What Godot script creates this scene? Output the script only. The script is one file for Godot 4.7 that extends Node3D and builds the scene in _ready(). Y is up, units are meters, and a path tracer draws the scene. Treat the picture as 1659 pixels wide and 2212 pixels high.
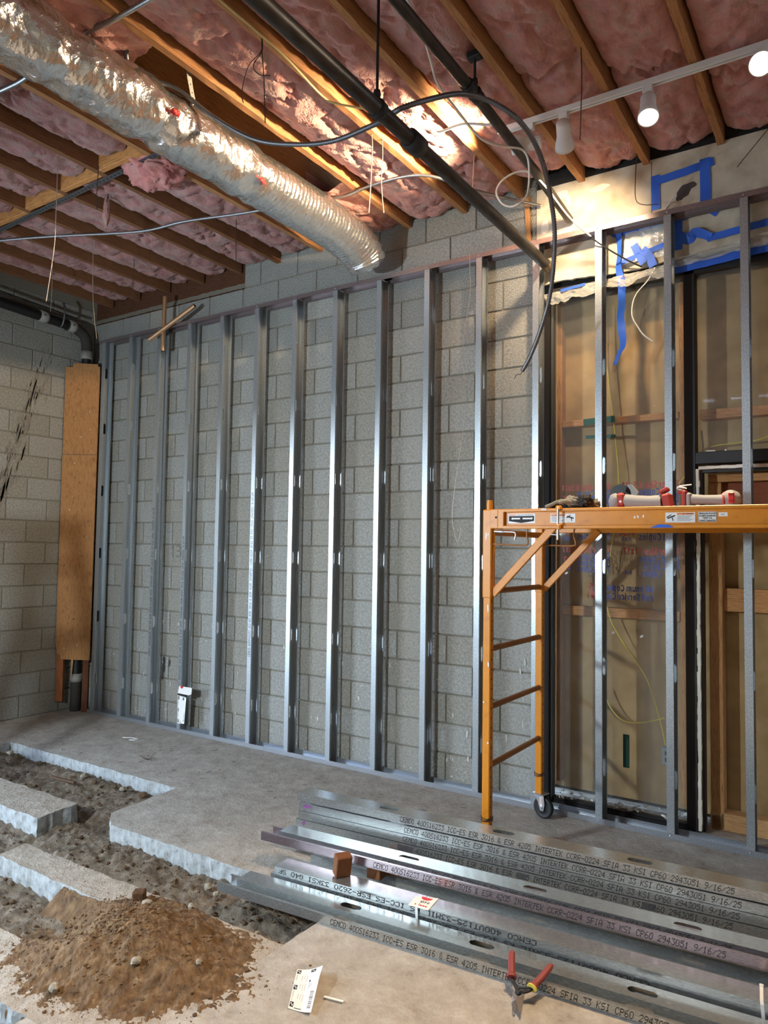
extends Node3D

# ------------------------------------------------------------------ helpers
var rng := RandomNumberGenerator.new()
var used := {}
var M := {}
var cache := {}

class MB:
	var st := SurfaceTool.new()
	func _init() -> void:
		st.begin(Mesh.PRIMITIVE_TRIANGLES)
		st.set_smooth_group(-1)
	func smooth(g: int) -> void:
		st.set_smooth_group(g)
	# corners counter-clockwise seen from outside
	func tri(a: Vector3, b: Vector3, c: Vector3) -> void:
		st.add_vertex(a); st.add_vertex(c); st.add_vertex(b)
	func quad(a: Vector3, b: Vector3, c: Vector3, d: Vector3) -> void:
		tri(a, b, c); tri(a, c, d)
	func quad_uv(a: Vector3, b: Vector3, c: Vector3, d: Vector3) -> void:
		var p := [a, c, b, a, d, c]
		var t := [Vector2(0, 1), Vector2(1, 0), Vector2(1, 1), Vector2(0, 1), Vector2(0, 0), Vector2(1, 0)]
		for i in 6:
			st.set_uv(t[i]); st.add_vertex(p[i])
	func box(c: Vector3, s: Vector3, b := Basis.IDENTITY, bev := 0.0) -> void:
		var h := s * 0.5
		if bev <= 0.0:
			bev = 0.0
		var ax := [b.x, b.y, b.z]
		for k in 3:
			var u: Vector3 = ax[(k + 1) % 3]
			var v: Vector3 = ax[(k + 2) % 3]
			var hu: float = h[(k + 1) % 3] - bev
			var hv: float = h[(k + 2) % 3] - bev
			for sg in [-1.0, 1.0]:
				var o: Vector3 = c + ax[k] * (h[k] * sg)
				if sg > 0:
					quad(o - u * hu - v * hv, o + u * hu - v * hv, o + u * hu + v * hv, o - u * hu + v * hv)
				else:
					quad(o - u * hu - v * hv, o - u * hu + v * hv, o + u * hu + v * hv, o + u * hu - v * hv)
		if bev > 0.0:
			for k in 3:
				var w: Vector3 = ax[k]
				var u: Vector3 = ax[(k + 1) % 3]
				var v: Vector3 = ax[(k + 2) % 3]
				var hw: float = h[k] - bev
				var hu: float = h[(k + 1) % 3]
				var hv: float = h[(k + 2) % 3]
				for su in [-1.0, 1.0]:
					for sv in [-1.0, 1.0]:
						var p1: Vector3 = c + u * (hu * su) + v * ((hv - bev) * sv)
						var p2: Vector3 = c + u * ((hu - bev) * su) + v * (hv * sv)
						if su * sv > 0:
							quad(p1 - w * hw, p2 - w * hw, p2 + w * hw, p1 + w * hw)
						else:
							quad(p1 - w * hw, p1 + w * hw, p2 + w * hw, p2 - w * hw)
			for sx in [-1.0, 1.0]:
				for sy in [-1.0, 1.0]:
					for sz in [-1.0, 1.0]:
						var a: Vector3 = c + ax[0] * (h.x * sx) + ax[1] * ((h.y - bev) * sy) + ax[2] * ((h.z - bev) * sz)
						var e: Vector3 = c + ax[0] * ((h.x - bev) * sx) + ax[1] * (h.y * sy) + ax[2] * ((h.z - bev) * sz)
						var f: Vector3 = c + ax[0] * ((h.x - bev) * sx) + ax[1] * ((h.y - bev) * sy) + ax[2] * (h.z * sz)
						if sx * sy * sz > 0:
							tri(a, e, f)
						else:
							tri(a, f, e)
	# polygon in (u, v) pushed along n
	func prism(poly: PackedVector2Array, o: Vector3, u: Vector3, v: Vector3, n: Vector3) -> void:
		var p := poly
		if Geometry2D.is_polygon_clockwise(p):
			p = p.duplicate(); p.reverse()
		var flip := u.cross(v).dot(n) < 0.0
		var pts := []
		for q in p:
			pts.append(o + u * q.x + v * q.y)
		var m := pts.size()
		for i in m:
			var a: Vector3 = pts[i]
			var b: Vector3 = pts[(i + 1) % m]
			if flip:
				quad(b, a, a + n, b + n)
			else:
				quad(a, b, b + n, a + n)
		var ix := Geometry2D.triangulate_polygon(p)
		for i in range(0, ix.size(), 3):
			var a: Vector3 = pts[ix[i]]
			var b: Vector3 = pts[ix[i + 1]]
			var c: Vector3 = pts[ix[i + 2]]
			var f: float = (b - a).cross(c - a).dot(n)
			if f > 0:
				tri(a, c, b); tri(a + n, b + n, c + n)
			else:
				tri(a, b, c); tri(a + n, c + n, b + n)
	# tube along points; rad: one radius or one per point
	func tube(pts: Array, rad, sides := 10, caps := true, squash := 1.0, sq_up := Vector3.UP) -> void:
		smooth(1)
		var n := pts.size()
		var prev := Vector3.ZERO
		var rings := []
		for i in n:
			var t: Vector3 = (pts[mini(i + 1, n - 1)] - pts[maxi(i - 1, 0)]).normalized()
			var s: Vector3
			if prev == Vector3.ZERO:
				s = t.cross(Vector3.UP if absf(t.y) < 0.9 else Vector3.RIGHT).normalized()
			else:
				s = (prev - t * prev.dot(t)).normalized()
			prev = s
			var q := t.cross(s)
			var r: float = rad[i] if rad is Array else rad
			var ring := []
			for k in sides:
				var a := TAU * k / sides
				var d: Vector3 = s * cos(a) + q * sin(a)
				if squash != 1.0:
					d -= sq_up * d.dot(sq_up) * (1.0 - squash)
				ring.append(pts[i] + d * r)
			rings.append(ring)
		for i in n - 1:
			for k in sides:
				var k2 := (k + 1) % sides
				quad(rings[i][k], rings[i][k2], rings[i + 1][k2], rings[i + 1][k])
		if caps:
			smooth(-1)
			for k in range(1, sides - 1):
				tri(rings[0][0], rings[0][k + 1], rings[0][k])
				tri(rings[n - 1][0], rings[n - 1][k], rings[n - 1][k + 1])
		smooth(-1)
	# profile of (radius, height) turned about the y axis of xf
	func lathe(prof: Array, xf: Transform3D, sides := 24) -> void:
		smooth(2)
		for i in prof.size() - 1:
			var a: Vector2 = prof[i]
			var b: Vector2 = prof[i + 1]
			for k in sides:
				var t0 := TAU * k / sides
				var t1 := TAU * (k + 1) / sides
				var p00 := xf * Vector3(a.x * cos(t0), a.y, -a.x * sin(t0))
				var p01 := xf * Vector3(a.x * cos(t1), a.y, -a.x * sin(t1))
				var p10 := xf * Vector3(b.x * cos(t0), b.y, -b.x * sin(t0))
				var p11 := xf * Vector3(b.x * cos(t1), b.y, -b.x * sin(t1))
				if a.x > 0.00001:
					tri(p00, p01, p11 if b.x > 0.00001 else p10)
				if b.x > 0.00001:
					tri(p00, p11, p10)
		smooth(-1)
	# height field: f(i, j) gives the point
	func grid(nx: int, ny: int, f: Callable, is_smooth := true) -> void:
		smooth(3 if is_smooth else -1)
		var p := []
		for i in nx + 1:
			var row := []
			for j in ny + 1:
				row.append(f.call(i, j))
			p.append(row)
		for i in nx:
			for j in ny:
				quad(p[i][j], p[i][j + 1], p[i + 1][j + 1], p[i + 1][j])
		smooth(-1)
	func done() -> ArrayMesh:
		st.generate_normals()
		st.index()
		return st.commit()

func numbered(called: String) -> String:
	if not used.has(called):
		used[called] = 0
		return called
	used[called] += 1
	return "%s_%03d" % [called, used[called]]

func thing(called: String, label: String, category: String, at := Vector3.ZERO, group := "") -> Node3D:
	var o := Node3D.new()
	o.name = numbered(called); add_child(o)
	o.position = at
	tag(o, label, category, group)
	return o

func tag(o: Node, label: String, category: String, group := "") -> void:
	o.set_meta("label", label); o.set_meta("category", category)
	if group:
		o.set_meta("group", group)

func part(called: String, mesh: Mesh, m: Material, parent: Node, xf := Transform3D.IDENTITY, label := "") -> MeshInstance3D:
	var o := MeshInstance3D.new()
	o.name = called; o.mesh = mesh; o.material_override = m
	parent.add_child(o, true)
	o.transform = xf
	if label:
		o.set_meta("label", label)
	return o

func solo(called: String, mesh: Mesh, m: Material, label: String, category: String, group := "", xf := Transform3D.IDENTITY) -> MeshInstance3D:
	var o := MeshInstance3D.new()
	o.name = numbered(called); o.mesh = mesh; o.material_override = m
	add_child(o)
	o.transform = xf
	tag(o, label, category, group)
	return o

func struct(called: String, mesh: Mesh, m: Material, label := "") -> MeshInstance3D:
	var o := MeshInstance3D.new()
	o.name = called; o.mesh = mesh; o.material_override = m
	add_child(o, true)
	o.set_meta("kind", "structure")
	if label:
		o.set_meta("label", label)
	return o

func box_mesh(s: Vector3, bev := 0.0) -> ArrayMesh:
	var key := "%.4f %.4f %.4f %.4f" % [s.x, s.y, s.z, bev]
	if not cache.has(key):
		var b := MB.new()
		b.box(Vector3.ZERO, s, Basis.IDENTITY, bev)
		cache[key] = b.done()
	return cache[key]

func at(p: Vector3, b := Basis.IDENTITY) -> Transform3D:
	return Transform3D(b, p)

func rot(axis: Vector3, deg: float) -> Basis:
	return Basis(axis.normalized(), deg_to_rad(deg))

# basis whose y points along d
func along(d: Vector3) -> Basis:
	var y := d.normalized()
	var x := y.cross(Vector3(0, 0, 1) if absf(y.z) < 0.9 else Vector3(1, 0, 0)).normalized()
	return Basis(x, y, x.cross(y))

func bezier(pts: Array, step := 0.02) -> Array:
	# Catmull-Rom through the points, resampled at even steps
	var raw := []
	var n := pts.size()
	for i in n - 1:
		var p0: Vector3 = pts[maxi(i - 1, 0)]
		var p1: Vector3 = pts[i]
		var p2: Vector3 = pts[i + 1]
		var p3: Vector3 = pts[mini(i + 2, n - 1)]
		for k in 24:
			raw.append(p1.cubic_interpolate(p2, p0, p3, k / 24.0))
	raw.append(pts[n - 1])
	var out := [raw[0]]
	var need := step
	for i in raw.size() - 1:
		var a: Vector3 = raw[i]
		var b: Vector3 = raw[i + 1]
		var l := a.distance_to(b)
		var s := 0.0
		while l - s >= need:
			s += need
			out.append(a.lerp(b, s / l))
			need = step
		need -= l - s
	out.append(raw[-1])
	return out

func V(s: String) -> Array:
	var out := []
	for q in s.split(" ", false):
		var c := q.split(",")
		out.append(Vector3(float(c[0]), float(c[1]), float(c[2])))
	return out

# ------------------------------------------------------------------ textures
func noise(freq: float, oct := 4, type := FastNoiseLite.TYPE_SIMPLEX_SMOOTH, sd := 1) -> FastNoiseLite:
	var f := FastNoiseLite.new()
	f.noise_type = type
	f.frequency = freq
	f.seed = sd
	f.fractal_type = FastNoiseLite.FRACTAL_FBM if oct > 1 else FastNoiseLite.FRACTAL_NONE
	f.fractal_octaves = oct
	return f

func ntex(f: FastNoiseLite, stops := [], size := 512) -> NoiseTexture2D:
	var t := NoiseTexture2D.new()
	t.width = size; t.height = size
	t.seamless = true
	t.seamless_blend_skirt = 0.2
	t.noise = f
	if stops.size():
		var g := Gradient.new()
		var off := PackedFloat32Array()
		var col := PackedColorArray()
		for s in stops:
			off.append(s[0]); col.append(s[1])
		g.offsets = off; g.colors = col
		t.color_ramp = g
	return t

func c8(r: int, g: int, b: int) -> Color:
	return Color8(r, g, b)

func mat(col: Color, rough := 0.8, metal := 0.0) -> StandardMaterial3D:
	var m := StandardMaterial3D.new()
	m.albedo_color = col
	m.roughness = rough
	m.metallic = metal
	return m

func tex3(m: StandardMaterial3D, t: Texture2D, scale: Vector3, world := true) -> StandardMaterial3D:
	m.albedo_texture = t
	m.uv1_triplanar = true
	m.uv1_world_triplanar = world
	m.uv1_scale = scale
	return m

func bump(m: StandardMaterial3D, t: Texture2D, cm: float) -> StandardMaterial3D:
	m.heightmap_enabled = true
	m.heightmap_texture = t
	m.heightmap_scale = cm
	return m

func tinted(m: StandardMaterial3D, c: Color) -> StandardMaterial3D:
	var n: StandardMaterial3D = m.duplicate()
	n.albedo_color = c
	return n

func make_materials() -> void:
	var grain := noise(0.09, 3, FastNoiseLite.TYPE_SIMPLEX_SMOOTH, 3)
	var mottled := noise(0.03, 5, FastNoiseLite.TYPE_SIMPLEX_SMOOTH, 4)
	mottled.fractal_gain = 0.85
	var t_block := ntex(mottled, [[0.0, c8(92, 90, 86)], [0.25, c8(138, 136, 129)], [0.5, c8(158, 156, 149)], [0.75, c8(172, 170, 163)], [1.0, c8(208, 207, 200)]], 1024)
	var t_grain := ntex(grain)
	for i in 6:
		var b := mat([c8(244, 244, 242), c8(224, 224, 221), c8(205, 205, 203), c8(236, 232, 224), c8(215, 213, 205), c8(196, 195, 192)][i], 0.92)
		tex3(b, t_block, Vector3(1.3, 1.3, 1.3)); bump(b, t_grain, 0.4)
		M["block%d" % i] = b
	var sparkle := ntex(noise(0.1, 3, FastNoiseLite.TYPE_SIMPLEX_SMOOTH, 9), [[0.0, c8(108, 108, 103)], [0.45, c8(146, 145, 139)], [0.64, c8(162, 161, 155)], [0.76, c8(236, 236, 232)], [1.0, c8(246, 246, 246)]])
	M.sparkle = bump(tex3(mat(c8(224, 224, 221), 0.8), sparkle, Vector3(2.6, 2.6, 2.6)), t_grain, 0.4)  # white specks in the colour give the upper courses a glittery look
	M.mortar = bump(tex3(mat(c8(206, 198, 184), 0.95), t_block, Vector3(3, 3, 3)), t_grain, 0.3)
	var t_wood := ntex(noise(0.02, 4, FastNoiseLite.TYPE_SIMPLEX_SMOOTH, 21), [[0.0, c8(134, 98, 66)], [0.35, c8(176, 136, 96)], [0.5, c8(196, 158, 116)], [0.62, c8(178, 138, 98)], [0.8, c8(206, 168, 126)], [1.0, c8(150, 112, 78)]])
	M.joist = tex3(mat(c8(226, 204, 178), 0.85), t_wood, Vector3(9, 9, 0.55))
	M.joist_shaded = tex3(mat(c8(168, 142, 124), 0.88), t_wood, Vector3(9, 9, 0.55))  # left joists: dim light there is put into the tint
	M.deck = tex3(mat(c8(112, 86, 66), 0.9), t_wood, Vector3(0.8, 6, 6))
	M.lumber_y = tex3(mat(c8(238, 214, 176), 0.75), t_wood, Vector3(11, 0.8, 11))
	M.lumber_x = tex3(mat(c8(244, 218, 178), 0.75), t_wood, Vector3(0.8, 11, 11))
	M.plywood = bump(tex3(mat(c8(216, 194, 158), 0.8), t_wood, Vector3(5, 0.9, 5)), t_wood, 0.06)
	M.block_wood = tex3(mat(c8(176, 140, 104), 0.8), t_wood, Vector3(10, 3, 10))
	M.blocking = tex3(mat(c8(255, 226, 180), 0.8), t_wood, Vector3(0.8, 7, 7))
	var t_board := ntex(noise(0.012, 4, FastNoiseLite.TYPE_SIMPLEX_SMOOTH, 5), [[0.0, c8(150, 124, 84)], [0.5, c8(168, 141, 98)], [1.0, c8(182, 156, 112)]])
	M.backing = tex3(mat(c8(250, 244, 236), 0.9), t_board, Vector3(0.7, 0.7, 0.7))
	var t_header := ntex(noise(0.01, 5, FastNoiseLite.TYPE_SIMPLEX_SMOOTH, 15), [[0.0, c8(172, 160, 142)], [0.45, c8(204, 196, 180)], [0.7, c8(214, 207, 193)], [1.0, c8(228, 222, 210)]])
	M.drywall = bump(tex3(mat(c8(238, 234, 226), 0.9), t_header, Vector3(0.9, 0.9, 0.9)), t_grain, 0.06)
	# pink fibreglass
	var t_ins := ntex(noise(0.013, 5, FastNoiseLite.TYPE_SIMPLEX_SMOOTH, 31), [[0.0, c8(146, 106, 104)], [0.3, c8(178, 134, 129)], [0.5, c8(192, 150, 143)], [0.68, c8(188, 160, 152)], [0.85, c8(178, 163, 155)], [1.0, c8(208, 184, 175)]])
	var wool := noise(0.03, 5, FastNoiseLite.TYPE_SIMPLEX_SMOOTH, 33)
	wool.fractal_gain = 0.75
	var t_fluff := ntex(wool)
	var ins := bump(tex3(mat(c8(255, 236, 232), 1.0), t_ins, Vector3(1.2, 1.2, 0.8)), t_fluff, 1.0)
	ins.rim_enabled = true; ins.rim = 0.3; ins.rim_tint = 0.6
	M.ins = ins
	M.ins_shaded = tinted(ins, c8(218, 206, 206))  # left batts: darker, greyer tint stands in for the dim cool light
	M.ins_pink = tinted(ins, c8(255, 214, 214))
	# metals
	var t_span := ntex(noise(0.12, 2, FastNoiseLite.TYPE_CELLULAR, 41), [[0.0, c8(136, 140, 143)], [0.35, c8(184, 188, 190)], [0.65, c8(206, 210, 212)], [1.0, c8(234, 236, 238)]])
	var t_rough := ntex(noise(0.02, 4, FastNoiseLite.TYPE_SIMPLEX_SMOOTH, 43), [[0.0, Color(0.3, 0.3, 0.3)], [1.0, Color(0.38, 0.38, 0.38)]])
	M.stud = tex3(mat(c8(244, 248, 250), 1.0, 0.75), t_span, Vector3(3, 3, 3))
	M.stud.roughness_texture = t_rough
	M.stud_pile = tinted(M.stud, c8(246, 246, 242))
	M.stud_pile.uv1_scale = Vector3(0.8, 6, 6)
	M.stud_pile.roughness_texture = null
	M.stud_pile.roughness = 0.24
	M.stud_pile.metallic = 0.85
	M.stud_pink = tinted(M.stud_pile, c8(224, 200, 204))
	M.track = tinted(M.stud, c8(226, 226, 230))
	M.track_pinkish = tinted(M.stud, c8(206, 186, 184))  # ceiling track tinted darker and pinker than the floor track
	var foil := mat(c8(240, 240, 240), 0.2, 0.95)
	foil.uv1_triplanar = true; foil.uv1_world_triplanar = true; foil.uv1_scale = Vector3(1.6, 1.6, 1.6)
	var crease := noise(0.012, 4, FastNoiseLite.TYPE_SIMPLEX, 51)
	crease.fractal_type = FastNoiseLite.FRACTAL_RIDGED
	bump(foil, ntex(crease), 0.5)
	M.foil = foil
	M.conduit = mat(c8(168, 170, 172), 0.34, 0.9)
	M.conduit_dark = mat(c8(112, 112, 114), 0.42, 0.8)
	M.pipe = tex3(mat(c8(92, 88, 84), 0.42, 0.55), ntex(noise(0.02, 4, FastNoiseLite.TYPE_SIMPLEX_SMOOTH, 61), [[0.0, c8(120, 112, 104)], [0.5, c8(190, 186, 180)], [1.0, c8(250, 246, 240)]]), Vector3(3, 3, 0.6))
	M.pipe_tan = tinted(M.pipe, c8(196, 172, 140))
	M.iron = mat(c8(40, 40, 42), 0.6, 0.3)
	M.cast = bump(tex3(mat(c8(90, 84, 78), 0.85), t_block, Vector3(4, 4, 4)), t_grain, 0.4)
	M.band = mat(c8(140, 136, 128), 0.7, 0.2)
	M.black = mat(c8(22, 21, 21), 0.4)
	M.dark_felt = bump(tex3(mat(c8(70, 66, 66), 0.95), t_block, Vector3(2, 2, 2)), t_fluff, 0.6)
	M.alu = mat(c8(34, 32, 31), 0.5, 0.1)
	M.alu_edge = mat(c8(84, 86, 84), 0.6, 0.2)
	M.white = mat(c8(228, 226, 222), 0.45)
	M.white_cable = mat(c8(226, 220, 208), 0.5)
	M.yellow_cable = mat(c8(206, 186, 74), 0.5)
	M.cream_cable = mat(c8(196, 178, 120), 0.55)
	M.wire = mat(c8(82, 70, 62), 0.5, 0.6)
	M.wire_pale = mat(c8(206, 188, 170), 0.4, 0.7)
	M.tape = mat(c8(38, 92, 196), 0.6)
	M.green_tape = mat(c8(26, 76, 58), 0.5)
	var sheet := mat(Color(0.93, 0.95, 0.97, 0.34), 0.18)
	sheet.transparency = BaseMaterial3D.TRANSPARENCY_ALPHA
	sheet.metallic_specular = 0.6
	M.plastic = sheet
	var milky := mat(Color(0.80, 0.79, 0.75, 0.5), 0.4)
	milky.transparency = BaseMaterial3D.TRANSPARENCY_ALPHA
	M.milky = milky
	var glass := mat(Color(0.93, 0.95, 0.92, 0.04), 0.03)
	glass.metallic_specular = 0.22
	glass.transparency = BaseMaterial3D.TRANSPARENCY_ALPHA
	M.glass = glass
	M.paint = tex3(mat(c8(216, 136, 22), 0.42), ntex(noise(0.01, 5, FastNoiseLite.TYPE_SIMPLEX_SMOOTH, 71), [[0.0, c8(206, 190, 180)], [0.25, c8(244, 240, 236)], [1.0, c8(255, 255, 255)]]), Vector3(2, 2, 2))
	M.rung = tex3(mat(c8(244, 160, 76), 0.5), t_block, Vector3(2, 2, 2))
	M.zinc = mat(c8(196, 198, 200), 0.3, 0.9)
	M.rubber = mat(c8(24, 24, 25), 0.55)
	M.red = mat(c8(206, 44, 40), 0.45)
	M.red_dull = bump(tex3(mat(c8(244, 84, 76), 0.6), t_block, Vector3(6, 6, 6)), t_grain, 0.1)
	M.tool_grey = bump(mat(c8(138, 140, 140), 0.7), t_grain, 0.1)
	M.steel = mat(c8(206, 208, 212), 0.22, 1.0)
	M.glove_light = bump(tex3(mat(c8(210, 206, 190), 0.9), t_block, Vector3(6, 6, 6)), t_fluff, 0.3)
	M.glove_dark = mat(c8(48, 46, 46), 0.8)
	M.ink = mat(c8(30, 28, 28), 0.7)
	M.ink_soft = mat(c8(70, 66, 64), 0.8)
	M.print_red = mat(c8(186, 30, 30), 0.6)
	M.print_blue = mat(c8(8, 48, 150), 0.6)
	M.paper = mat(c8(236, 232, 224), 0.8)
	M.copper = mat(c8(206, 164, 124), 0.35, 0.75)
	M.orange_print = mat(c8(222, 120, 40), 0.6)
	M.snip_grip = bump(mat(c8(132, 52, 48), 0.6), t_grain, 0.1)
	M.pencil = mat(c8(112, 110, 104), 0.9)
	M.stain = mat(c8(122, 115, 104), 0.92)
	M.putty = mat(c8(232, 222, 204), 0.85)
	M.deposit = mat(c8(190, 186, 176), 0.95)
	# ground
	var conc := noise(0.006, 7, FastNoiseLite.TYPE_SIMPLEX_SMOOTH, 81)
	conc.fractal_gain = 0.8
	var t_conc := ntex(conc, [[0.0, c8(122, 114, 102)], [0.3, c8(162, 154, 142)], [0.55, c8(174, 167, 156)], [0.8, c8(186, 180, 170)], [1.0, c8(206, 201, 193)]], 1024)
	var t_conc_b := ntex(conc, [], 1024)
	M.slab = bump(tex3(mat(c8(240, 238, 236), 0.85), t_conc, Vector3(0.8, 0.8, 0.8)), t_conc_b, 0.5)
	M.slab_rough = bump(tex3(mat(c8(236, 228, 218), 0.95), t_conc, Vector3(1.2, 1.2, 1.2)), t_conc_b, 1.0)
	var t_cut := ntex(noise(0.02, 5, FastNoiseLite.TYPE_SIMPLEX_SMOOTH, 85), [[0.0, c8(120, 114, 106)], [0.3, c8(190, 188, 182)], [1.0, c8(224, 224, 220)]])
	M.cut = bump(tex3(mat(c8(206, 210, 212), 0.92), t_cut, Vector3(2, 2, 2)), t_conc_b, 0.5)
	var t_dirt := ntex(noise(0.02, 6, FastNoiseLite.TYPE_SIMPLEX_SMOOTH, 87), [[0.0, c8(70, 58, 47)], [0.4, c8(112, 97, 80)], [0.65, c8(134, 119, 101)], [0.85, c8(152, 139, 122)], [1.0, c8(196, 186, 170)]])
	M.dirt = bump(tex3(mat(c8(236, 236, 234), 1.0), t_dirt, Vector3(1.4, 1.4, 1.4)), t_conc_b, 1.4)
	M.soil = bump(tex3(mat(c8(222, 196, 162), 1.0), t_dirt, Vector3(1.6, 1.6, 1.6)), t_conc_b, 1.0)
	M.rock = bump(tex3(mat(c8(226, 218, 204), 0.95), t_conc, Vector3(5, 5, 5)), t_conc_b, 0.3)
	M.rock_brown = bump(tex3(mat(c8(196, 172, 146), 0.95), t_dirt, Vector3(5, 5, 5)), t_conc_b, 0.3)

# ------------------------------------------------------------------ lettering in dots
const GLYPH := {"C": "0E11101010110E", "E": "1F10101E10101F", "M": "111B1515111111", "O": "0E11111111110E", "0": "0E11111111110E", "1": "040C040404040E", "2": "0E11010204081F", "3": "1F02040201110E",
	"4": "02060A121F0202", "5": "1F101E0101110E", "6": "0608101E11110E", "7": "1F010204080808", "8": "0E11110E11110E", "9": "0E11110F01020C", "S": "0F10100E01011E", "I": "0E04040404040E", "R": "1E11111E141211",
	"N": "11111915131111", "T": "1F040404040404", "K": "11121418141211", "F": "1F10101E101010", "A": "0E1111111F1111", "P": "1E11111E101010", "L": "1010101010101F", "V": "11111111110A04", "G": "0E11101711110F",
	"D": "1C12111111121C", "/": "00010204081000", "-": "0000001F000000", "&": "0C12140815120D"}
const STUD_PRINT := "CEMCO 400S16233 ICC-ES ESR 3016 & ESR 4205 INTERTEK CCRR-0224 SFIA 33 KSI CP60 2943051 9/16/25"
const TRACK_PRINT := "CEMCO 400VT125-33MIL KS ICC-ES ESR-2620 33KSI G40 SFIA 2942618"

# dots from o, reading along r with letters standing along u, lying just off the surface along n
func dots(text: String, o: Vector3, r: Vector3, u: Vector3, n: Vector3, pitch: float, height: float, slant := 0.18, fat := 0.92) -> ArrayMesh:
	var key := "%s %.4f %.4f %s %s %s" % [text, pitch, height, o, r, u]
	if cache.has(key):
		return cache[key]
	var b := MB.new()
	var dx := pitch / 6.0
	var dy := height / 7.0
	for i in text.length():
		var ch := text[i]
		if not GLYPH.has(ch):
			continue
		for row in 7:
			var bits: int = GLYPH[ch].substr(row * 2, 2).hex_to_int()
			for col in 5:
				if bits & (16 >> col):
					var y := (6 - row) * dy
					var p := o + r * (i * pitch + col * dx + y * slant) + u * y + n * 0.0006
					var e := r * (dx * fat)
					var f := u * (dy * fat) + r * (dy * slant)
					b.quad(p, p + e, p + e + f, p + f)
	cache[key] = b.done()
	return cache[key]

func letters(s: String, height: float, bold := true, depth := 0.0008) -> TextMesh:
	var t := TextMesh.new()
	var f := SystemFont.new()
	f.font_names = PackedStringArray(["Droid Sans"])
	f.font_weight = 700 if bold else 400
	t.font = f
	t.text = s
	t.font_size = 32
	t.pixel_size = height / 24.0
	t.depth = depth
	t.curve_step = 2.0
	return t

# ------------------------------------------------------------------ scene
func _ready() -> void:
	rng.seed = 7
	# camera
	var yaw := 0.5811
	var pitch := 0.0518
	var roll := 0.0144
	var f := Vector3(-sin(yaw) * cos(pitch), sin(pitch), -cos(yaw) * cos(pitch))
	var r := f.cross(Vector3.UP).normalized()
	var u := r.cross(f)
	var cam := Camera3D.new()
	cam.name = "camera"
	cam.fov = 69.876
	cam.near = 0.05; cam.far = 100.0
	add_child(cam)
	cam.transform = Transform3D(Basis(r * cos(roll) + u * sin(roll), u * cos(roll) - r * sin(roll), -f), Vector3(6.245, 1.602, 4.419))
	cam.current = true
	# sky and exposure
	var we := WorldEnvironment.new()
	we.name = "environment"
	var env := Environment.new()
	env.background_mode = Environment.BG_SKY
	var sky := Sky.new()
	var sm := ProceduralSkyMaterial.new()
	sm.sky_top_color = c8(150, 178, 214)
	sm.sky_horizon_color = c8(208, 216, 224)
	sm.ground_bottom_color = c8(110, 108, 104)
	sm.ground_horizon_color = c8(190, 190, 188)
	sm.sky_energy_multiplier = 5.0
	sm.ground_energy_multiplier = 1.0
	sky.sky_material = sm
	env.sky = sky
	env.tonemap_mode = Environment.TONE_MAPPER_LINEAR
	env.tonemap_exposure = 1.0
	env.sdfgi_enabled = true; env.ssao_enabled = true; env.ssil_enabled = true
	we.environment = env
	add_child(we)
	make_materials()
	# room shell, then framing, ceiling, services, things, ground
	build_walls()
	build_floor()
	build_ceiling()
	build_storefront()
	build_metal_framing()
	build_corner()
	build_duct()
	build_pipes_and_cables()
	build_track_lights()
	build_header_cover()
	build_scaffold()
	build_platform_tools()
	build_stud_pile()
	build_floor_things()
	build_unseen_lights()

func emitter(c: Color, e: float) -> StandardMaterial3D:
	var m := mat(Color.WHITE, 0.5)
	m.emission_enabled = true
	m.emission = c
	m.emission_energy_multiplier = e
	return m

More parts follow.
